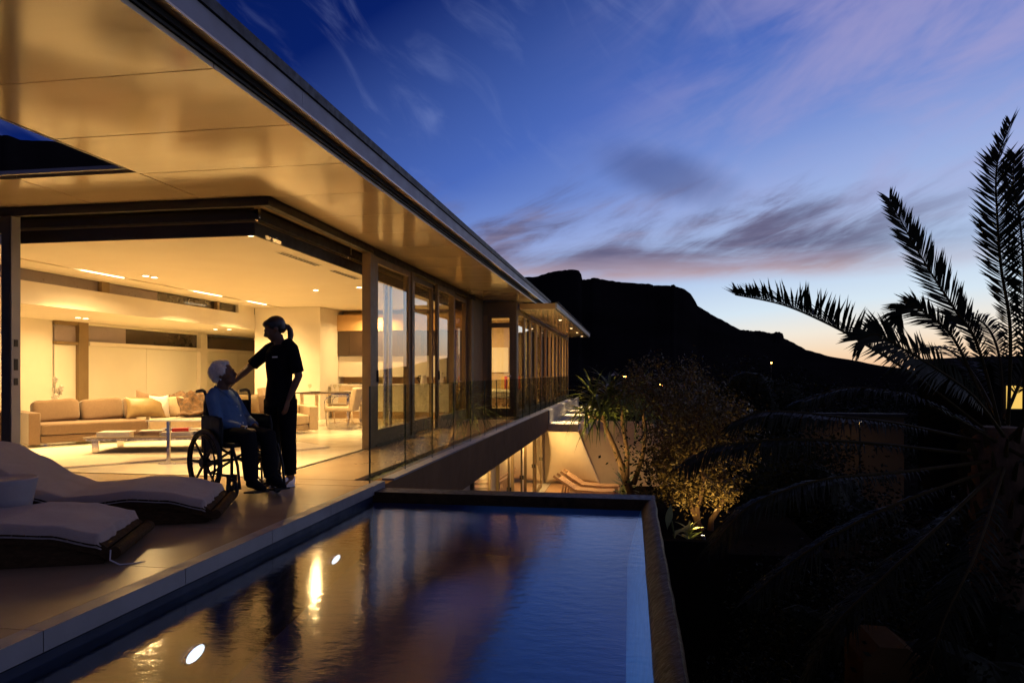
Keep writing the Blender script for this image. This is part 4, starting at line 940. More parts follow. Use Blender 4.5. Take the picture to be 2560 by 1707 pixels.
for s_, e_, w_ in ((sR, eR, wR), (sL, eL, wL)):
    b.loft([s_, s_.lerp(e_, .5), e_, e_.lerp(w_, .35), w_], [.052, .046, .038, .037, .025], n=12)
hand(b, wR + (wR - eR).normalized() * .015, (.50, .05, -.40), (-.2, 0, -1), .92, .5, -1)
hand(b, wL + (wL - eL).normalized() * .015, (.25, -.1, -1), (.3, -1, 0), .92, .55, 1)
leg_pair(b, [(-.01, .085, .88), (-.01, -.085, .88)], [(.0, .13, .49), (-.02, -.13, .49)], [(-.02, .14, .085), (-.06, -.15, .085)], (.08, .058, .040))
for y, x in ((.14, -.03), (-.15, -.07)): b.loft([(x, y, .08), (x + .1, y, .04), (x + .17, y, .03)], [.034, .034, .02], n=10)
remesh(b.build('body', skin_m, carer, local=True), .0075, 3)
b = MB()
b.loft([(-.01, 0, .79), (-.01, 0, .85), (-.01, 0, .94), (0, 0, 1.05), (0, 0, 1.18), (-.01, 0, 1.31), (-.015, 0, 1.378), (-.012, 0, 1.405)], [(.180, .122), (.182, .125), (.176, .118), (.142, .104), (.158, .118), (.182, .116), (.135, .085), (.085, .07)], side=(0, 1, 0), n=22)
for s_, e_ in ((sR, eR), (sL, eL)):
    d_ = (e_ - s_); b.loft([s_ - d_ * .25 - V((0, s_.y * .35, 0)), s_, s_ + d_ * .45, s_ + d_ * .88], [.062, .066, .064, .062], n=14)
remesh(b.build('scrub_top', scrub_m, carer, local=True), .009, 5)
MB().obox(V((.113, .075, 1.275)), (UP.cross(V((1, 0, 0))), V((0, 0, 1)), V((1, 0, 0))), (.036, .006, .004)).build('name_badge', white_m, carer, local=True)
b = MB(); leg_pair(b, [(-.01, .098, .86), (-.01, -.098, .86)], [(.0, .132, .49), (-.02, -.130, .49)], [(-.02, .140, .12), (-.06, -.150, .12)], (.102, .078, .060))
b.loft([(-.01, 0, .80), (-.01, 0, .97)], [(.168, .115), (.165, .108)], side=(0, 1, 0), n=18)
remesh(b.build('trousers', scrub_m, carer, local=True), .009, 5)
b = MB(); T = lambda x, y, z: hc + Mh @ V((x, y, z))
b.ell(T(-.024, 0, .042), (.100, .084, .086), Mh, 20); b.ell(T(.030, 0, .078), (.060, .068, .038), Mh, 16); b.ell(T(-.055, 0, -.01), (.052, .066, .06), Mh, 16)
tb_ = T(-.100, 0, -.012); b.loft([tb_ + V((.02, 0, .01)), tb_ + V((-.02, .02, .0)), tb_ + V((-.035, .035, -.035)), tb_ + V((-.035, .045, -.09)), tb_ + V((-.02, .05, -.145)), tb_ + V((-.005, .055, -.18))], [.016, .022, .028, .031, .024, .008], n=12)
remesh(b.build('hair', hair_dark, carer, local=True), .008, 4)
for y, x, dx in ((.14, -.03, -.10), (-.15, -.075, -.35)):
    b = MB(); shoe(b, (x, y, 0), (1, dx, 0)); o = remesh(b.build('shoe', shoe_m, carer, local=True), .007, 2)
    lb = MB(); d_ = V((1, dx, 0)).normalized()
    for j in range(5): q = V((x, y, 0)) + d_ * (.075 + j * .022) + UP * (.101 - j * .0085); lb.bar(q - V((0, .026, 0)), q + V((.0, .026, .0)), .008, .006)
    lb.build('laces', rubber_m if False else page_m, o, local=True)
    MB().loft([V((x, y, .008)) - d_ * .028, V((x, y, .008)) + d_ * .06, V((x, y, .008)) + d_ * .15, V((x, y, .008)) + d_ * .225], [(.034, .010), (.040, .010), (.047, .010), (.028, .010)], side=(0, 1, 0), n=14).build('sole', white_m, o, True, local=True)

# ---------- the seated woman and the wheelchair share the heading
WF = V((.865, -.504, 0)).normalized(); WL = V((-WF.y, WF.x, 0)); AXL = V((-3.70, 6.19, 0))
wz = math.atan2(WF.y, WF.x)
woman = thing('person', 'elderly woman with white hair and blue blouse sitting in the wheelchair, looking up', 'person', AXL - WF * .02, wz + R(22))
Mh = Matrix.Rotation(R(16), 3, 'Z') @ Matrix.Rotation(R(-10), 3, 'Y'); hc = V((-.10, 0, 1.105))
b = MB(); headgeo(b, hc, Mh, .98)
b.loft([(-.13, 0, .90), (-.12, 0, .96), (-.105, 0, 1.05)], [.062, .056, .054], n=14)
b.loft([(-.04, 0, .50), (-.05, 0, .60), (-.08, 0, .72), (-.11, 0, .83), (-.13, 0, .93)], [(.17, .13), (.16, .12), (.15, .11), (.155, .105), (.09, .07)], side=(0, 1, 0), n=18)
sR, eR, wR = V((-.12, -.142, .895)), V((-.02, -.19, .665)), V((.215, -.09, .60))
sL, eL, wL = V((-.12, .142, .895)), V((-.01, .195, .675)), V((.225, .05, .605))
for s_, e_, w_ in ((sR, eR, wR), (sL, eL, wL)): b.loft([s_, s_.lerp(e_, .5), e_, e_.lerp(w_, .4), w_], [.052, .048, .041, .040, .027], n=12)
hand(b, wR + (wR - eR).normalized() * .01, (1, .30, -.12), (0, .1, -1), .92, .6, -1)
hand(b, wL + (wL - eL).normalized() * .01, (1, -.42, .02), (0, -.1, -1), .92, .6, 1)
LR = lambda p: Matrix.Rotation(R(-20), 3, 'Z') @ V(p)
leg_pair(b, [(-.02, .09, .525), (-.02, -.09, .525)], [LR((.41, .10, .545)), LR((.41, -.10, .545))], [LR((.46, .10, .155)), LR((.46, -.10, .155))], (.085, .062, .042))
remesh(b.build('body', skin_m, woman, local=True), .0075, 3)
b = MB()
b.loft([(-.02, 0, .50), (-.03, 0, .58), (-.05, 0, .68), (-.085, 0, .79), (-.115, 0, .88), (-.13, 0, .945), (-.128, 0, .965)], [(.165, .150), (.165, .155), (.155, .142), (.152, .13), (.148, .112), (.105, .08), (.078, .065)], side=(0, 1, 0), n=22)
for s_, e_, w_ in ((sR, eR, wR), (sL, eL, wL)):
    d_ = e_ - s_; b.loft([s_ - d_ * .2 - V((0, s_.y * .4, 0)), s_, s_ + d_ * .5, e_, e_.lerp(w_, .45), e_.lerp(w_, .82)], [.055, .060, .057, .055, .050, .045], n=14)
remesh(b.build('blouse', blouse_m, woman, local=True), .009, 5)
b = MB()                                                  # collar, placket, buttons
for s_ in (-1, 1):
    b.loft([(-.175, .02 * s_, .985), (-.15, .070 * s_, .975), (-.09, .078 * s_, .945), (-.03, .062 * s_, .895), (.015, .022 * s_, .835)], [(.022, .007), (.028, .008), (.036, .008), (.036, .007), (.008, .005)], side=(0, .3 * s_, 1), n=10)
remesh(b.build('collar', blouse_m, woman, local=True), .006, 2)
for z, x in ((.80, .040), (.72, .083), (.65, .110), (.58, .128)): MB().ell((x + .005, .0, z), (.006, .009, .009), None, 10).build('button', pearl_m, woman, True, local=True)
b = MB(); leg_pair(b, [(-.03, .09, .525), (-.03, -.09, .525)], [LR((.42, .10, .545)), LR((.42, -.10, .545))], [LR((.465, .10, .16)), LR((.465, -.10, .16))], (.098, .076, .062))
b.loft([(-.05, 0, .50), (.03, 0, .52)], [(.19, .10), (.185, .09)], side=(0, 1, 0), n=16)
remesh(b.build('trousers', trous_m, woman, local=True), .009, 5)
b = MB(); T = lambda x, y, z: hc + Mh @ V((x, y, z))
b.ell(T(-.034, 0, .045), (.104, .088, .086), Mh, 20); b.ell(T(.012, 0, .102), (.055, .062, .034), Mh, 16); b.ell(T(-.07, 0, -.012), (.052, .072, .066), Mh, 16); b.ell(T(-.035, 0, .105), (.075, .07, .038), Mh, 14)
for y in (-1, 1): b.ell(T(.0, .072 * y, .03), (.045, .022, .045), Mh, 12)
o = remesh(b.build('hair', hair_white, woman, local=True), .007, 2)
hs_ = MB()
for k_ in range(420):
    th = random.uniform(.6, 5.68); ph = random.uniform(-.5, 1.35)
    q = V((math.cos(th) * math.cos(ph) * .100, math.sin(th) * math.cos(ph) * .088, math.sin(ph) * .090)); c0 = V((-.034, 0, .042)) + q * .97
    dn = V((-.4, q.y * 3, -.9 + q.z * 5)).normalized(); dn = (dn - q.normalized() * dn.dot(q.normalized()) * .6).normalized(); L_ = random.uniform(.02, .04)
    hs_.loft([T(*c0), T(*(c0 + dn * L_ * .5 + q.normalized() * .008)), T(*(c0 + dn * L_ + q.normalized() * random.uniform(.0, .012)))], [.0022, .0020, .0006], n=4, cap=False)
kind(hs_.build('hair_strands', hair_white, woman, True, local=True), 'stuff')
tx = bpy.data.textures.new('hair_waves', 'CLOUDS'); tx.noise_scale = .022
dm = o.modifiers.new('waves', 'DISPLACE'); dm.texture = tx; dm.strength = .012; dm.mid_level = .4
for y in (-1, 1): MB().ell(T(-.004, .086 * y, -.047), (.008, .007, .009), None, 10).build('earring', pearl_m, woman, True, local=True)
br_ = MB()
for j in range(18):
    th = j * .349; q = wR + (wR - eR).normalized() * .0; dW = (wR - eR).normalized(); s1 = dW.cross(UP).normalized(); s2 = s1.cross(dW); br_.ell(q + s1 * .031 * math.cos(th) + s2 * .031 * math.sin(th), (.0062,) * 3, None, 6)
br_.build('bracelet', pearl_m, woman, True, local=True)
for y in (-.10, .10):
    b = MB(); shoe(b, LR((.45, y, .085)), LR((1, .05 * y, -.08))); remesh(b.build('shoe', trous_m, woman, local=True), .008, 2)

wcr = thing('wheelchair', 'black wheelchair with large spoked wheels carrying the elderly woman', 'wheelchair', AXL, wz)
def big_wheel(y):
    c = V((0, y, .305)); s_ = 1 if y > 0 else -1
    w_ = MB(); w_.ring(c, (0, 1, 0), .288, .017, 48, 10); o_ = w_.build('wheel', rubber_m, wcr, smooth=True, ang=0, local=True)
    r_ = MB(); r_.ring(c, (0, 1, 0), .262, .014, 44, 8); r_.build('rim', wc_m, o_, smooth=True, ang=0, local=True)
    h_ = MB(); h_.ring(c + V((0, .035 * s_, 0)), (0, 1, 0), .250, .009, 44, 8)
    for j in range(6):
        th = j * 1.047; d_ = V((math.cos(th), 0, math.sin(th))); h_.tube(c + d_ * .258, c + d_ * .25 + V((0, .035 * s_, 0)), .005, 6)
    h_.build('hand_rim', chrome_m if False else wc_m, o_, smooth=True, ang=0, local=True)
    MB().lathe(c, [(.001, -.035), (.042, -.035), (.048, -.02), (.048, .02), (.042, .035), (.001, .035)], 20, Euler((R(90), 0, 0)).to_matrix()).build('hub', wc_m, o_, local=True)
    for j in range(8):
        th = j * math.pi / 4 + .02; d_ = V((math.cos(th), 0, math.sin(th)))
        sp_ = MB(); sp_.loft([c + d_ * .035, c + d_ * .15, c + d_ * .255], [(.009, .022), (.008, .014), (.008, .012)], side=(0, 1, 0), n=8); sp_.build('spoke', wc_m, o_, smooth=True, local=True)
big_wheel(-.285); big_wheel(.285)
for y in (-.22, .22):
    c = V((.37, y, .095)); w_ = MB(); w_.ring(c, (0, 1, 0), .078, .017, 28, 8); w_.tube(c - V((0, .02, 0)), c + V((0, .02, 0)), .022, 12)
    for j in range(5): th = j * 1.257; w_.tube(c, c + V((math.cos(th) * .07, 0, math.sin(th) * .07)), .008, 6)
    o_ = w_.build('caster', rubber_m, wcr, smooth=True, ang=0, local=True)
    fk = MB(); fk.box(.33, .39, y - .034, y - .026, .09, .21).box(.33, .39, y + .026, y + .034, .09, .21).box(.33, .39, y - .034, y + .034, .205, .22).tube((.36, y, .22), (.36, y, .34), .014, 10); fk.build('fork', wc_m, o_, local=True)
fr = MB()
for y in (-.22, .22):
    for a, c in (((-.10, y, .12), (-.10, y, .86)), ((-.10, y, .46), (.38, y, .46)), ((-.10, y, .20), (.38, y, .20)), ((.36, y, .20), (.36, y, .46)), ((.38, y, .46), (.46, y, .30)), ((.46, y, .30), (.50, y, .10)), ((-.10, y, .24), (.38, y, .44))): fr.tube(a, c, .0125, 8)
fr.tube((0, -.28, .305), (0, .28, .305), .013, 8).tube((0, -.22, .20), (.1, .22, .45), .0125, 8).tube((0, .22, .20), (.1, -.22, .45), .0125, 8)
fr.build('frame', wc_m, wcr, smooth=True, local=True)
bev(MB().box(-.09, .38, -.225, .225, .455, .495).build('seat', wc_m, wcr, local=True), .015)
bk = MB(); bk.grid(lambda u, v: (-.115 - .035 * math.sin(math.pi * u), -.225 + .45 * u, .50 + .36 * v), 8, 4); o_ = bk.build('backrest', wc_m, wcr, smooth=True, local=True); o_.modifiers.new('thick', 'SOLIDIFY').thickness = .02
for y in (-.22, .22): MB().loft([(-.10, y, .84), (-.105, y, .91), (-.125, y, .945), (-.17, y, .955), (-.27, y, .945)], [.013, .013, .014, .018, .017], n=10).build('push_handle', rubber_m, wcr, True, local=True)
for y in (-.245, .245):
    bev(MB().box(-.13, .225, y - .012, y + .012, .38, .72).build('side_panel', wc_m, wcr, local=True), .02)
    MB().loft([(-.12, y, .715), (.14, y, .715), (.21, y, .70), (.235, y, .65), (.24, y, .47)], [.015, .015, .014, .013, .013], n=10).build('armrest', wc_m, wcr, True, local=True)
    yy_ = y * .42
    MB().obox(V((.57, yy_ * 1.0, .073)), (V((1, 0, .1)).normalized(), V((0, 1, 0)), V((-.1, 0, 1)).normalized()), (.085, .075, .008)).build('footplate', wc_m, wcr, local=True)

# ================================================================== PLANTS
def leaf_quads(mb, pts, size, asp=.3, droop=.3):
    for p in pts:
        th = random.uniform(0, 6.283); ph = random.uniform(-.9, .6); L = size * random.uniform(.6, 1.25)
        d = V((math.cos(th) * math.cos(ph), math.sin(th) * math.cos(ph), math.sin(ph) - droop)).normalized(); s_ = d.orthogonal(); s_ = (Matrix.Rotation(random.uniform(0, 6.28), 3, d) @ s_) * L * asp * .5
        i = len(mb.v); mb.v += [p, p + d * L * .5 + s_, p + d * L, p + d * L * .5 - s_]; mb.face((i, i + 1, i + 2, i + 3))
def crown_pts(c, r, n_, clumps, spread=.33):
    c = V(c); cl_ = []
    while len(cl_) < clumps:
        q = V((random.uniform(-1, 1), random.uniform(-1, 1), random.uniform(-1, 1)))
        if .25 < q.length < 1: cl_.append(q)
    out_ = []
    for k_ in range(n_):
        q = random.choice(cl_) + V((random.gauss(0, spread), random.gauss(0, spread), random.gauss(0, spread))) * .55
        out_.append(c + V((q.x * r[0], q.y * r[1], q.z * r[2])))
    return out_, [c + V((q.x * r[0], q.y * r[1], q.z * r[2])) for q in cl_]
def tree(name, label, cat, base, stems, c, r, n_, leafm, size, clumps=40, group=None, asp=.3, spread=.33, trunk_r=.07):
    t_ = thing(name, label, cat, base, group=group); B = V(base)
    pts, cl_ = crown_pts(c, r, n_, clumps, spread)
    for s_ in stems:
        MB().loft([B + V(q) for q in s_], [trunk_r * (1 - .6 * i / (len(s_) - 1)) for i in range(len(s_))], n=8).build('trunk', bark_m, t_, smooth=True)
    lb = MB()
    top = B + V(stems[0][-1])
    for q in cl_[::2]: lb.loft([top, top.lerp(q, .5) + V((0, 0, .08)), q], [trunk_r * .35, trunk_r * .22, .008], n=5)
    lb.build('branches', bark_m, t_, smooth=True)
    mb = MB(); leaf_quads(mb, pts, size, asp); o_ = mb.build('crown', leafm, t_); o_['kind'] = 'stuff'
    return t_
# olive tree lit from below, in the raised bed beyond the pool
tree('olive_tree', 'bushy olive tree glittering in warm light from below, right of the pool end', 'tree', (1.02, 11.3, -1.32), [[(0, 0, 0), (-.02, 0, .35), (.10, .02, .75), (-.05, .05, 1.3)], [(.18, 0, 0), (.2, .02, .18), (.34, .02, .40), (.42, .0, .62), (.33, .05, .85)], [(.05, 0, .0), (-.12, .02, .4), (-.16, .03, .95)]],
     (1.06, 11.25, .0), (.88, .75, .92), 10500, olive_leaf, .070, 120, asp=.30, spread=.20, trunk_r=.05)
tree('olive_tree', 'darker loose olive tree behind the lit one, between it and the dragon tree', 'tree', (.75, 14.2, -2.2), [[(0, 0, 0), (.05, 0, 1.0), (.1, 0, 2.2)]], (.72, 14.3, .62), (1.05, .9, .85), 5200, olive_leaf, .075, 80, spread=.22, trunk_r=.05)
# raised bed and its plants
bedp = thing('planter_bed', 'dark raised planter bed wall beyond the pool rim', 'planter', (.9, 10.6, -1.4))
MB().box(.34, 1.25, 9.72, 9.86, -3.1, -1.12).box(.34, .42, 9.862, 13.0, -3.1, -1.12).build('wall', soil_m, bedp); MB().box(.425, 2.6, 9.865, 13.5, -3.1, -1.30).build('soil', soil_m, bedp)
def strap_leaf(L, w, bend, n_=6, fold=.25):
    mb = MB()
    for i in range(n_ + 1):
        t_ = i / n_; x = L * (t_ - .12 * bend * t_ * t_); z = -bend * L * .55 * t_ * t_ + L * .1 * t_
        ww = w * min(1, (.35 + t_ * 3)) * (1 - t_ ** 2.2) + .001
        mb.v += [V((x, -ww / 2, z + ww * fold)), V((x, 0, z)), V((x, ww / 2, z + ww * fold))]
    for i in range(n_):
        for j in (0, 1): q = i * 3 + j; mb.face((q, q + 3, q + 4, q + 1))
    return mb
leafA = [strap_leaf(.92, .062, b_).mesh('strap_leaf', leaf_m, True, 0) for b_ in (.6, 1.0, 1.5, 2.0)]
leafB = [strap_leaf(.34, .07, b_).mesh('broad_leaf', pale_leaf, True, 0) for b_ in (.3, .7, 1.1)]
def rosette(parent, c, n_, meshes, tilt=(-20, 75), s_=(.7, 1.15), name='leaf'):
    for k_ in range(n_):
        M = Matrix.Translation(V(c) - V(parent.location) + V((0, 0, random.uniform(-.12, .08)))) @ Matrix.Rotation(k_ * 2.399 + random.uniform(-.2, .2), 4, 'Z') @ Matrix.Rotation(-R(random.uniform(*tilt)), 4, 'Y') @ Matrix.Rotation(random.uniform(-.3, .3), 4, 'X') @ Matrix.Scale(random.uniform(*s_), 4)
        inst(name, random.choice(meshes), parent, M)
dra = thing('dragon_tree', 'dragon tree with long drooping strap leaves on forked trunks in front of the gravel roof', 'tree', (.02, 18.25, -3.05))
MB().loft([(.05, 18.3, -3.05), (.03, 18.25, -2.05), (-.22, 18.2, -1.3), (-.42, 18.18, -.75), (-.62, 18.15, -.30), (-.72, 18.15, .05)], [.12, .10, .085, .07, .055, .045], n=10).build('trunk', bark_m, dra, smooth=True)
MB().loft([(-.12, 18.21, -1.5), (-.10, 18.25, -.9), (-.22, 18.3, -.1), (-.24, 18.3, .35)], [.08, .06, .05, .04], n=10).build('trunk', bark_m, dra, smooth=True)
MB().loft([(.06, 18.25, -1.7), (.28, 18.3, -1.0), (.36, 18.4, -.5), (.30, 18.4, .1)], [.07, .055, .05, .04], n=10).build('trunk', bark_m, dra, smooth=True)
for c_, n_ in (((-.72, 18.15, .10), 64), ((-.95, 18.3, .42), 50), ((-.24, 18.3, .45), 60), ((.30, 18.4, .15), 44), ((-.55, 18.4, .62), 52), ((.12, 18.35, .66), 48), ((-1.15, 18.2, .10), 40)): rosette(dra, c_, n_, leafA)
MB().loft([(-.72, 18.15, .05), (-.95, 18.3, .40)], [.04, .03], n=8).build('branch', bark_m, dra, True); MB().loft([(-.24, 18.3, .30), (-.55, 18.4, .60)], [.04, .03], n=8).build('branch', bark_m, dra, True); MB().loft([(-.24, 18.3, .32), (.12, 18.35, .64)], [.04, .03], n=8).build('branch', bark_m, dra, True); MB().loft([(-.68, 18.15, -.10), (-1.15, 18.2, .08)], [.04, .03], n=8).build('branch', bark_m, dra, True)
def small_plant(name, label, c, n_, meshes, tilt, s_=(.7, 1.2), grp=None):
    t_ = thing(name, label, 'plant', c, group=grp); rosette(t_, c, n_, meshes, tilt, s_); return t_
small_plant('bromeliad', 'bright lit low plant with pale strap leaves beside the planter wall', (.83, 10.6, -1.22), 22, leafB, (10, 75), (.5, .9))
small_plant('bromeliad', 'clump of broad green leaves growing against the tan garden wall beside the dragon tree trunk', (-.18, 20.5, -2.1), 20, leafB, (-5, 70), (1.2, 2.0))
small_plant('bromeliad', 'lower clump of broad leaves at the foot of the tan garden wall', (-.25, 21.6, -2.6), 16, leafB, (0, 70), (1.0, 1.8))
blf = MB()
blf.grid(lambda u, v: (.50 + (v - .5) * .10 * math.sin(math.pi * min(1, u * .98 + .02)) + .05 * u, 10.2, -1.05 + .33 * u - .03 * math.sin(v * math.pi)), 10, 4)
bp_ = thing('banana_plant', 'young plant with two large pale leaves beyond the pool corner', 'plant', (.55, 10.25, -1.3))
blf.build('leaf', pale_leaf, bp_, smooth=True)
MB().grid(lambda u, v: (.60 + .22 * u + (v - .5) * .12 * math.sin(math.pi * (u * .96 + .02)), 10.2 + .05 * v, -1.15 + .16 * u + .1 * (v - .5)), 10, 4).build('leaf', pale_leaf, bp_, smooth=True)
MB().tube((.62, 10.25, -1.3), (.56, 10.22, -.95), .012, 6).build('stem', leaf_m, bp_)
# ground spotlights: one at the olive, three unseen ones added to light leaves
for i, (x, y, z, tg, pw_, lb) in enumerate([(1.0, 10.35, -1.27, (1.1, 11.4, .3), 95, 'small garden spotlight at the foot of the lit olive tree'), (-1.75, 16.3, -2.95, (-.5, 18.2, .75), 1300, 'added unseen spotlight lighting the dragon tree crown'), (2.05, 7.2, -2.75, (2.5, 6.4, -1.6), 10, 'small dim added spotlight hidden among the dark shrubs under the palm'), (1.5, 7.75, -2.9, (1.55, 7.1, -2.0), 8, 'small dim added spotlight hidden beside the outer pool wall')]):
    t_ = thing('garden_spotlight', lb, 'spotlight', (x, y, z), group='garden spotlights')
    d_ = (V(tg) - V((x, y, z))).normalized(); MB().tube(V((x, y, z)), V((x, y, z)) + d_ * .09, .035, 14, .04).tube((x, y, z - .12), (x, y, z), .012, 8).build('housing', black_m, t_)
    MB().tube(V((x, y, z)) + d_ * .091, V((x, y, z)) + d_ * .095, .033, 14).build('lens', lamp_warm, t_)
    spot(t_, V((x, y, z)) + d_ * .11, tg, pw_, (1, .66, .24), (120, 64, 90, 90)[i], .6, .03)
# shrubs: dark garden masses
shr = []
for k_ in range(3):
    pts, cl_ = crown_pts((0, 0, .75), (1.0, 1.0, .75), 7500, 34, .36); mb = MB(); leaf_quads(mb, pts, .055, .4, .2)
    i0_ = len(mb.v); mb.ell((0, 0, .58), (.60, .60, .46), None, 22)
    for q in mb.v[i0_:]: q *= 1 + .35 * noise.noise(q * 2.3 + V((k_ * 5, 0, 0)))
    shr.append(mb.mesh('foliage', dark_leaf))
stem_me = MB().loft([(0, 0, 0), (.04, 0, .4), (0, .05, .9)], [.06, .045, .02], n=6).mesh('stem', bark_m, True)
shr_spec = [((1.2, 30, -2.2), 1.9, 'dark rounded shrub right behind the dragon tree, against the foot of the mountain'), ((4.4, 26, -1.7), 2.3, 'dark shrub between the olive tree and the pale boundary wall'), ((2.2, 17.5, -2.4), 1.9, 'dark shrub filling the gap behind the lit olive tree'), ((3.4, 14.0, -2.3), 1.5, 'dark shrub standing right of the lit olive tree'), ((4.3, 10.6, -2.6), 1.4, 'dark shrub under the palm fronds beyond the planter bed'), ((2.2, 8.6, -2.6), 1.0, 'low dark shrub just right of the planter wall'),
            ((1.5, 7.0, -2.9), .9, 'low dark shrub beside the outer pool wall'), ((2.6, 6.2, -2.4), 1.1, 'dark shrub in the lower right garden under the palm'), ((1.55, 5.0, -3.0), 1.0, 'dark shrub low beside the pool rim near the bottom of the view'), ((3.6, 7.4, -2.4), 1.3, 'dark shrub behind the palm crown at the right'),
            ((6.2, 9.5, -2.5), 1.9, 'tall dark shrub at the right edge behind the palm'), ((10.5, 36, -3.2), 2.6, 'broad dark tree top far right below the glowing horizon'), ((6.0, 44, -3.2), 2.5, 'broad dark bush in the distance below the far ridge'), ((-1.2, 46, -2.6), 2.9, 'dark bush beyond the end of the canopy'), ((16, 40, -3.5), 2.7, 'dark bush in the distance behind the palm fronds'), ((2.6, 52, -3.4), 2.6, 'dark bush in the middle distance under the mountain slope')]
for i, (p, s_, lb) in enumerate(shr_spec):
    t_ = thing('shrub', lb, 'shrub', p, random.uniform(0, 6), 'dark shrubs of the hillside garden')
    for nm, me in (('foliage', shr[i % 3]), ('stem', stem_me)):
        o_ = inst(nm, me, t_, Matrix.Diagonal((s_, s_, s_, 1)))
        if nm == 'foliage': o_['kind'] = 'stuff'
# ---------------------------------------------------------------- the palm
palm = thing('palm_tree', 'large date palm with arching feathery fronds silhouetted against the sunset at the right', 'palm tree', (3.55, 7.3, -3.1))
def back(u, v, d):                # point at depth d seen in column u, row v (survey of the real frond tips)
    xc = (u - 1280) / FPX; yc = (932 - v) / FPX
    return V(((-S9 + xc * C9) * d, (C9 + xc * S9) * d, 1.12 + yc * d))
PB = back(2500, 1090, 6.6)
MB().loft([(PB.x + .05, PB.y + .1, -3.1), (PB.x + .03, PB.y, -2.0), (PB.x, PB.y, -1.0), (PB.x, PB.y, .35), (PB.x, PB.y, .62)], [.26, .24, .23, .27, .18], n=14).build('trunk', bark_m, palm, smooth=True)
bt = MB()
for k_ in range(60):
    th = k_ * 2.399; z = -.4 + k_ * .016; q = V((PB.x + math.cos(th) * .25, PB.y + math.sin(th) * .25, z)); bt.loft([q, q + V((math.cos(th) * .08, math.sin(th) * .08, .16))], [(.05, .02), (.02, .008)], n=6)
bt.build('leaf_base', rachis_m, palm)
def smooth_path(P_, n_):
    out_ = []
    for i in range(n_ + 1):
        t_ = i / n_ * (len(P_) - 1); k_ = min(int(t_), len(P_) - 2); f = t_ - k_
        p0, p1, p2, p3 = P_[max(k_ - 1, 0)], P_[k_], P_[k_ + 1], P_[min(k_ + 2, len(P_) - 1)]
        out_.append(.5 * ((2 * p1) + (p2 - p0) * f + (2 * p0 - 5 * p1 + 4 * p2 - p3) * f * f + (3 * p1 - p0 - 3 * p2 + p3) * f * f * f))
    return out_
def frond(P_, L=.36, per=70, start=.16, wind=V((0, 0, 0)), lift=.3, sag=.25, twist=0.0, face=False):
    path = smooth_path(P_, 48); mb = MB()
    mb.loft(path, [.015 * (1 - .85 * i / 48) + .002 for i in range(49)], n=6); tot = len(path) - 1
    mb.cur = 1
    per = int(per * 1.35); L = L * (1.0 if face else 1.05)
    for k_ in range(per):
        t_ = start + (1 - start) * (k_ + .5) / per; f = t_ * tot; i = min(int(f), tot - 1); p = path[i].lerp(path[i + 1], f - i); d = (path[i + 1] - path[i]).normalized()
        up = V((0, 0, 1)) - d * d.z
        if up.length < .2: up = V((-.6, -.8, 0)) - d * d.dot(V((-.6, -.8, 0)))
        if face:
            tw_ = V((-p.x, -p.y, 1.12 - p.z)).normalized(); tw_ = (tw_ + V((.25, .1, .35))).normalized(); up = tw_ - d * d.dot(tw_)
        up.normalize(); sd = d.cross(up)
        if twist: sd = Matrix.Rotation(twist, 3, d) @ sd; up = sd.cross(d)
        prof_ = min(1, .35 + 2.6 * (t_ - start)) * (1 - .55 * max(0, (t_ - .55) / .45) ** 1.6)
        for s_ in (-1, 1):
            if random.random() < .06: continue
            cl_ = noise.noise(V((k_ * .35, s_ * 7.0, L * 91 + per)))
            ll = L * prof_ * random.uniform(.74, 1.14) * (1 + .25 * cl_); fw = (1.0 if face else .65) + .6 * t_ + random.uniform(-.2, .2) + .55 * cl_
            dr_ = (sd * s_ + d * fw + up * (lift + random.uniform(-.12, .15)) + wind).normalized()
            a = p; m_ = p + dr_ * ll * .5 - V((0, 0, ll * sag * .12)); e_ = p + dr_ * ll - V((0, 0, ll * sag * .55)) + wind * ll * .3
            wv = d.cross(dr_).cross(dr_).normalized() * .011 if random.random() < .5 else d.normalized() * .011
            j = len(mb.v); mb.v += [a + wv * .4, a - wv * .4, m_ + wv, m_ - wv, e_]; mb.face((j, j + 1, j + 3, j + 2)); mb.face((j + 2, j + 3, j + 4))
    return mb.build('frond', [rachis_m, palm_leaf], palm)
WI = V((.0, .0, .0))
B = lambda u, v, d: back(u, v, d)
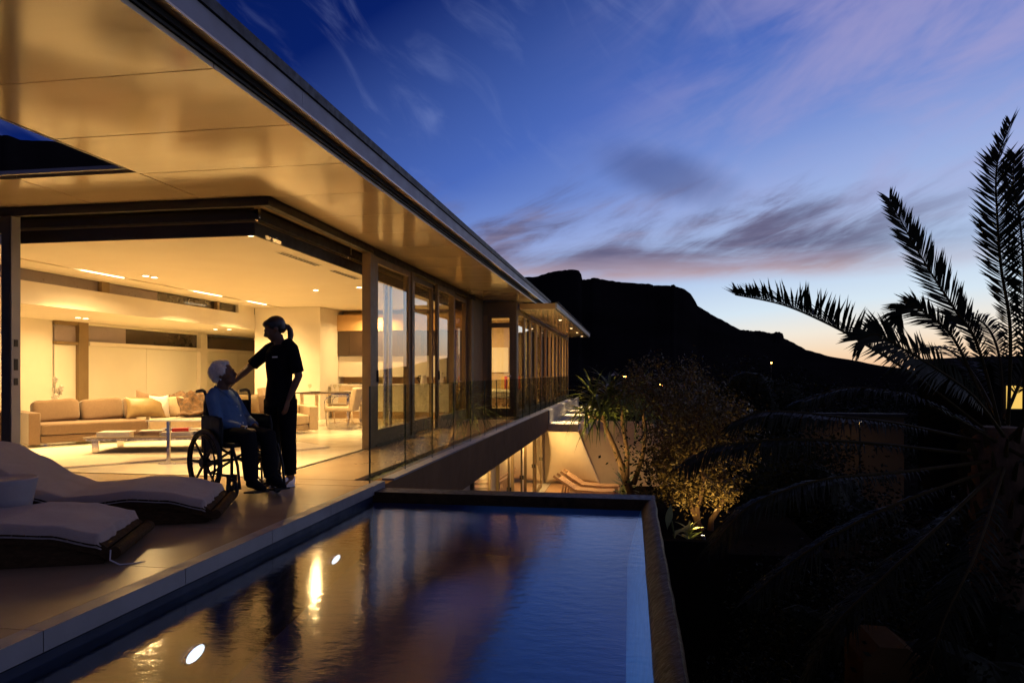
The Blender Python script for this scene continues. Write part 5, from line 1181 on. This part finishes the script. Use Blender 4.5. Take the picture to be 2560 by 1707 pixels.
fr_specs = [
 ([(2490, 1095, 6.6), (2297, 946, 6.3), (2159, 858, 6.1), (2067, 808, 6.0), (1957, 762, 5.9), (1838, 737, 5.8)], .34, 92, .9, .1),
 ([(2500, 1070, 6.6), (2444, 863, 6.6), (2389, 776, 6.7), (2329, 684, 6.8), (2274, 592, 6.9), (2223, 496, 7.0)], .31, 92, .25, .0),
 ([(2520, 1060, 6.5), (2526, 831, 6.2), (2503, 670, 6.0), (2494, 555, 5.9), (2492, 418, 5.9), (2526, 305, 5.9)], .25, 96, .2, -.1),
 ([(2560, 1060, 6.5), (2562, 840, 6.3), (2560, 680, 6.3), (2548, 537, 6.4), (2533, 464, 6.5), (2538, 385, 6.6)], .24, 90, .2, -.1),
 ([(2480, 1050, 6.7), (2389, 854, 7.0), (2329, 794, 7.2), (2285, 768, 7.3), (2255, 776, 7.4), (2240, 806, 7.4)], .30, 80, .3, .5),
 ([(2510, 1090, 6.3), (2435, 992, 5.9), (2343, 923, 5.7), (2251, 868, 5.6), (2190, 836, 5.6), (2150, 850, 5.6)], .34, 86, .3, .4),
 ([(2480, 1110, 6.6), (2250, 1060, 6.3), (2096, 1042, 6.1), (1997, 1031, 6.0), (1900, 1030, 5.9), (1831, 1056, 5.9)], .30, 84, -.1, .9),
 ([(2480, 1140, 6.6), (2200, 1110, 6.2), (1997, 1098, 5.9), (1897, 1102, 5.8), (1781, 1118, 5.7), (1705, 1160, 5.6)], .30, 84, -.1, .9),
 ([(2490, 1150, 6.5), (2250, 1180, 6.0), (2080, 1195, 5.7), (1964, 1225, 5.5), (1860, 1275, 5.4), (1775, 1372, 5.3)], .30, 80, 0, .7),
 ([(2490, 1170, 6.4), (2240, 1260, 5.9), (2080, 1340, 5.7), (1960, 1420, 5.6), (1870, 1500, 5.5)], .30, 70, 0, .7),
 ([(2500, 1170, 6.3), (2330, 1330, 5.7), (2200, 1450, 5.5), (2090, 1560, 5.4), (2010, 1700, 5.4)], .30, 70, 0, .6),
 ([(2510, 1170, 6.2), (2440, 1380, 5.4), (2360, 1550, 5.1), (2290, 1760, 5.0)], .30, 60, 0, .6),
 ([(2520, 1100, 6.4), (2620, 1000, 6.2), (2720, 930, 6.1), (2830, 960, 6.0)], .32, 60, .3, .4),
 ([(2520, 1120, 6.4), (2640, 1200, 5.9), (2720, 1330, 5.6), (2760, 1500, 5.5)], .32, 60, .1, .6),
 ([(2500, 1060, 6.7), (2430, 930, 7.4), (2360, 870, 8.0), (2290, 880, 8.4), (2220, 930, 8.6)], .32, 70, .2, .5),
 ([(2510, 1060, 6.7), (2500, 900, 7.2), (2470, 820, 7.6), (2420, 790, 8.0), (2380, 810, 8.3)], .32, 70, .2, .5),
 ([(2510, 1050, 6.7), (2580, 880, 7.0), (2620, 760, 7.2), (2640, 640, 7.4)], .34, 70, .2, 0),
 ([(2500, 1110, 6.5), (2380, 1040, 6.0), (2250, 985, 5.8), (2120, 970, 5.7), (2010, 1000, 5.6)], .30, 76, .1, .7)]
for i_, (P_, L, per, lift, sag) in enumerate(fr_specs): frond([B(*q) for q in P_], L, per, .14, WI, lift, sag, 0, i_ in (1, 4, 5, 15, 16))

# ================================================================== NEIGHBOURS AND DISTANT LIGHTS
nb = thing('boundary_wall', 'pale boundary wall half hidden behind the palm fronds', 'wall', (6.6, 23.4, -3))
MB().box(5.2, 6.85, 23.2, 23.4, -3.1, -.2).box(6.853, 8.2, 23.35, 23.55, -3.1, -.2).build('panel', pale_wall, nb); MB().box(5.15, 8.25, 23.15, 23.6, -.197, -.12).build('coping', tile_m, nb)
t_ = downlight(6.6, 22.2, -.3, 0, 'x', light=False); COL.objects.unlink(t_) if False else None
t_.name = 'wall_lamp'; t_['label'] = 'dim lamp on a short post in front of the pale boundary wall'; t_['category'] = 'lamp'; t_['group'] = 'neighbourhood lamps'
MB().tube((6.6, 22.2, -3.1), (6.6, 22.2, -.29), .03, 8).build('post', dark_m, t_); area(t_, (6.6, 22.2, -.33), 5, .1)
lw2 = thing('garden_pillar', 'square brownish garden pillar with a chamfered top at the bottom right', 'pillar', (2.1, 6.0, -3.1))
i0 = MB(); pts = [(1.78, -3.1), (1.78, -1.12), (1.90, -1.0), (2.10, -1.0), (2.34, -1.18), (2.34, -3.1)]
i0.v = [V((x, y, z)) for y in (5.9, 6.4) for x, z in pts]; i0.f = [tuple(range(6)), tuple(range(11, 5, -1))] + [(k_, (k_ + 1) % 6 + 0, (k_ + 1) % 6 + 6, k_ + 6) for k_ in range(6)]; i0.mi = [0] * 8
i0.build('shaft', pillar_m, lw2)
nh = thing('neighbour_house', 'dark neighbour house with a yellow lit window behind the palm at the right edge', 'house', (12, 23.5, -3))
MB().box(10.3, 15, 22.5, 28, -3.1, 1.4).build('wall', soil_m, nh); MB().box(10.0, 15.3, 22.2, 28.3, 1.403, 1.6).build('roof', tile_m, nh)
o_ = MB().box(10.55, 11.25, 22.44, 22.497, .05, .80).build('window', dark_m, nh); MB().box(10.6, 11.2, 22.42, 22.437, .10, .75).build('pane', win_lit, o_)
gh = thing('gabled_house', 'small white gabled house in the distance at the foot of the mountain', 'house', (-3.4, 150, -3))
g_ = MB(); P6 = [(-6.2, -6), (-6.2, -1.2), (-3.6, 1.15), (-1.2, -1.2), (-1.2, -6)]
g_.v = [V((x, y, z)) for y in (150, 158) for x, z in P6]; g_.f = [(0, 1, 2, 3, 4), (9, 8, 7, 6, 5)] + [(k_, (k_ + 1) % 5, (k_ + 1) % 5 + 5, k_ + 5) for k_ in range(5)]; g_.mi = [0] * 7
g_.build('wall', plaster, gh); MB().bar((-6.5, 154, -1.3), (-3.6, 154, 1.35), 8.6, .2, up=(0, 0, 1)).bar((-3.6, 154, 1.35), (-.9, 154, -1.3), 8.6, .2).build('roof', tile_m, gh)
MB().box(-4.2, -3.4, 149.95, 149.99, -1.4, -.4).build('window', dark_glass, gh)
def street_lamp(x, y, z, lab, r=.22, pw_=0):
    t_ = thing('street_lamp', lab, 'street lamp', (x, y, -10 if y > 60 else -3.1), group='distant street lamps')
    MB().tube((x, y + .2, -10 if y > 60 else -3.1), (x, y + .2, z), .06, 8).build('pole', dark_m, t_); MB().ell((x, y, z), (r, r, r * .7), None, 12).build('lamp_head', lamp_sod, t_, True)
    if pw_: area(t_, (x, y, z - r), pw_, .2, (1, .45, .1))
street_lamp(4.93, 122.5, -.9, 'orange street lamp glowing above the olive tree', .36, 900)
street_lamp(-1.3, 150, .3, 'small orange street lamp beside the white gabled house', .30, 500)
street_lamp(26, 140, 3.0, 'tiny street lamp far right on the slope behind the palm', .14)
street_lamp(19.5, 160, -4.2, 'tiny street lamp low on the slope right of the olive tree', .12)
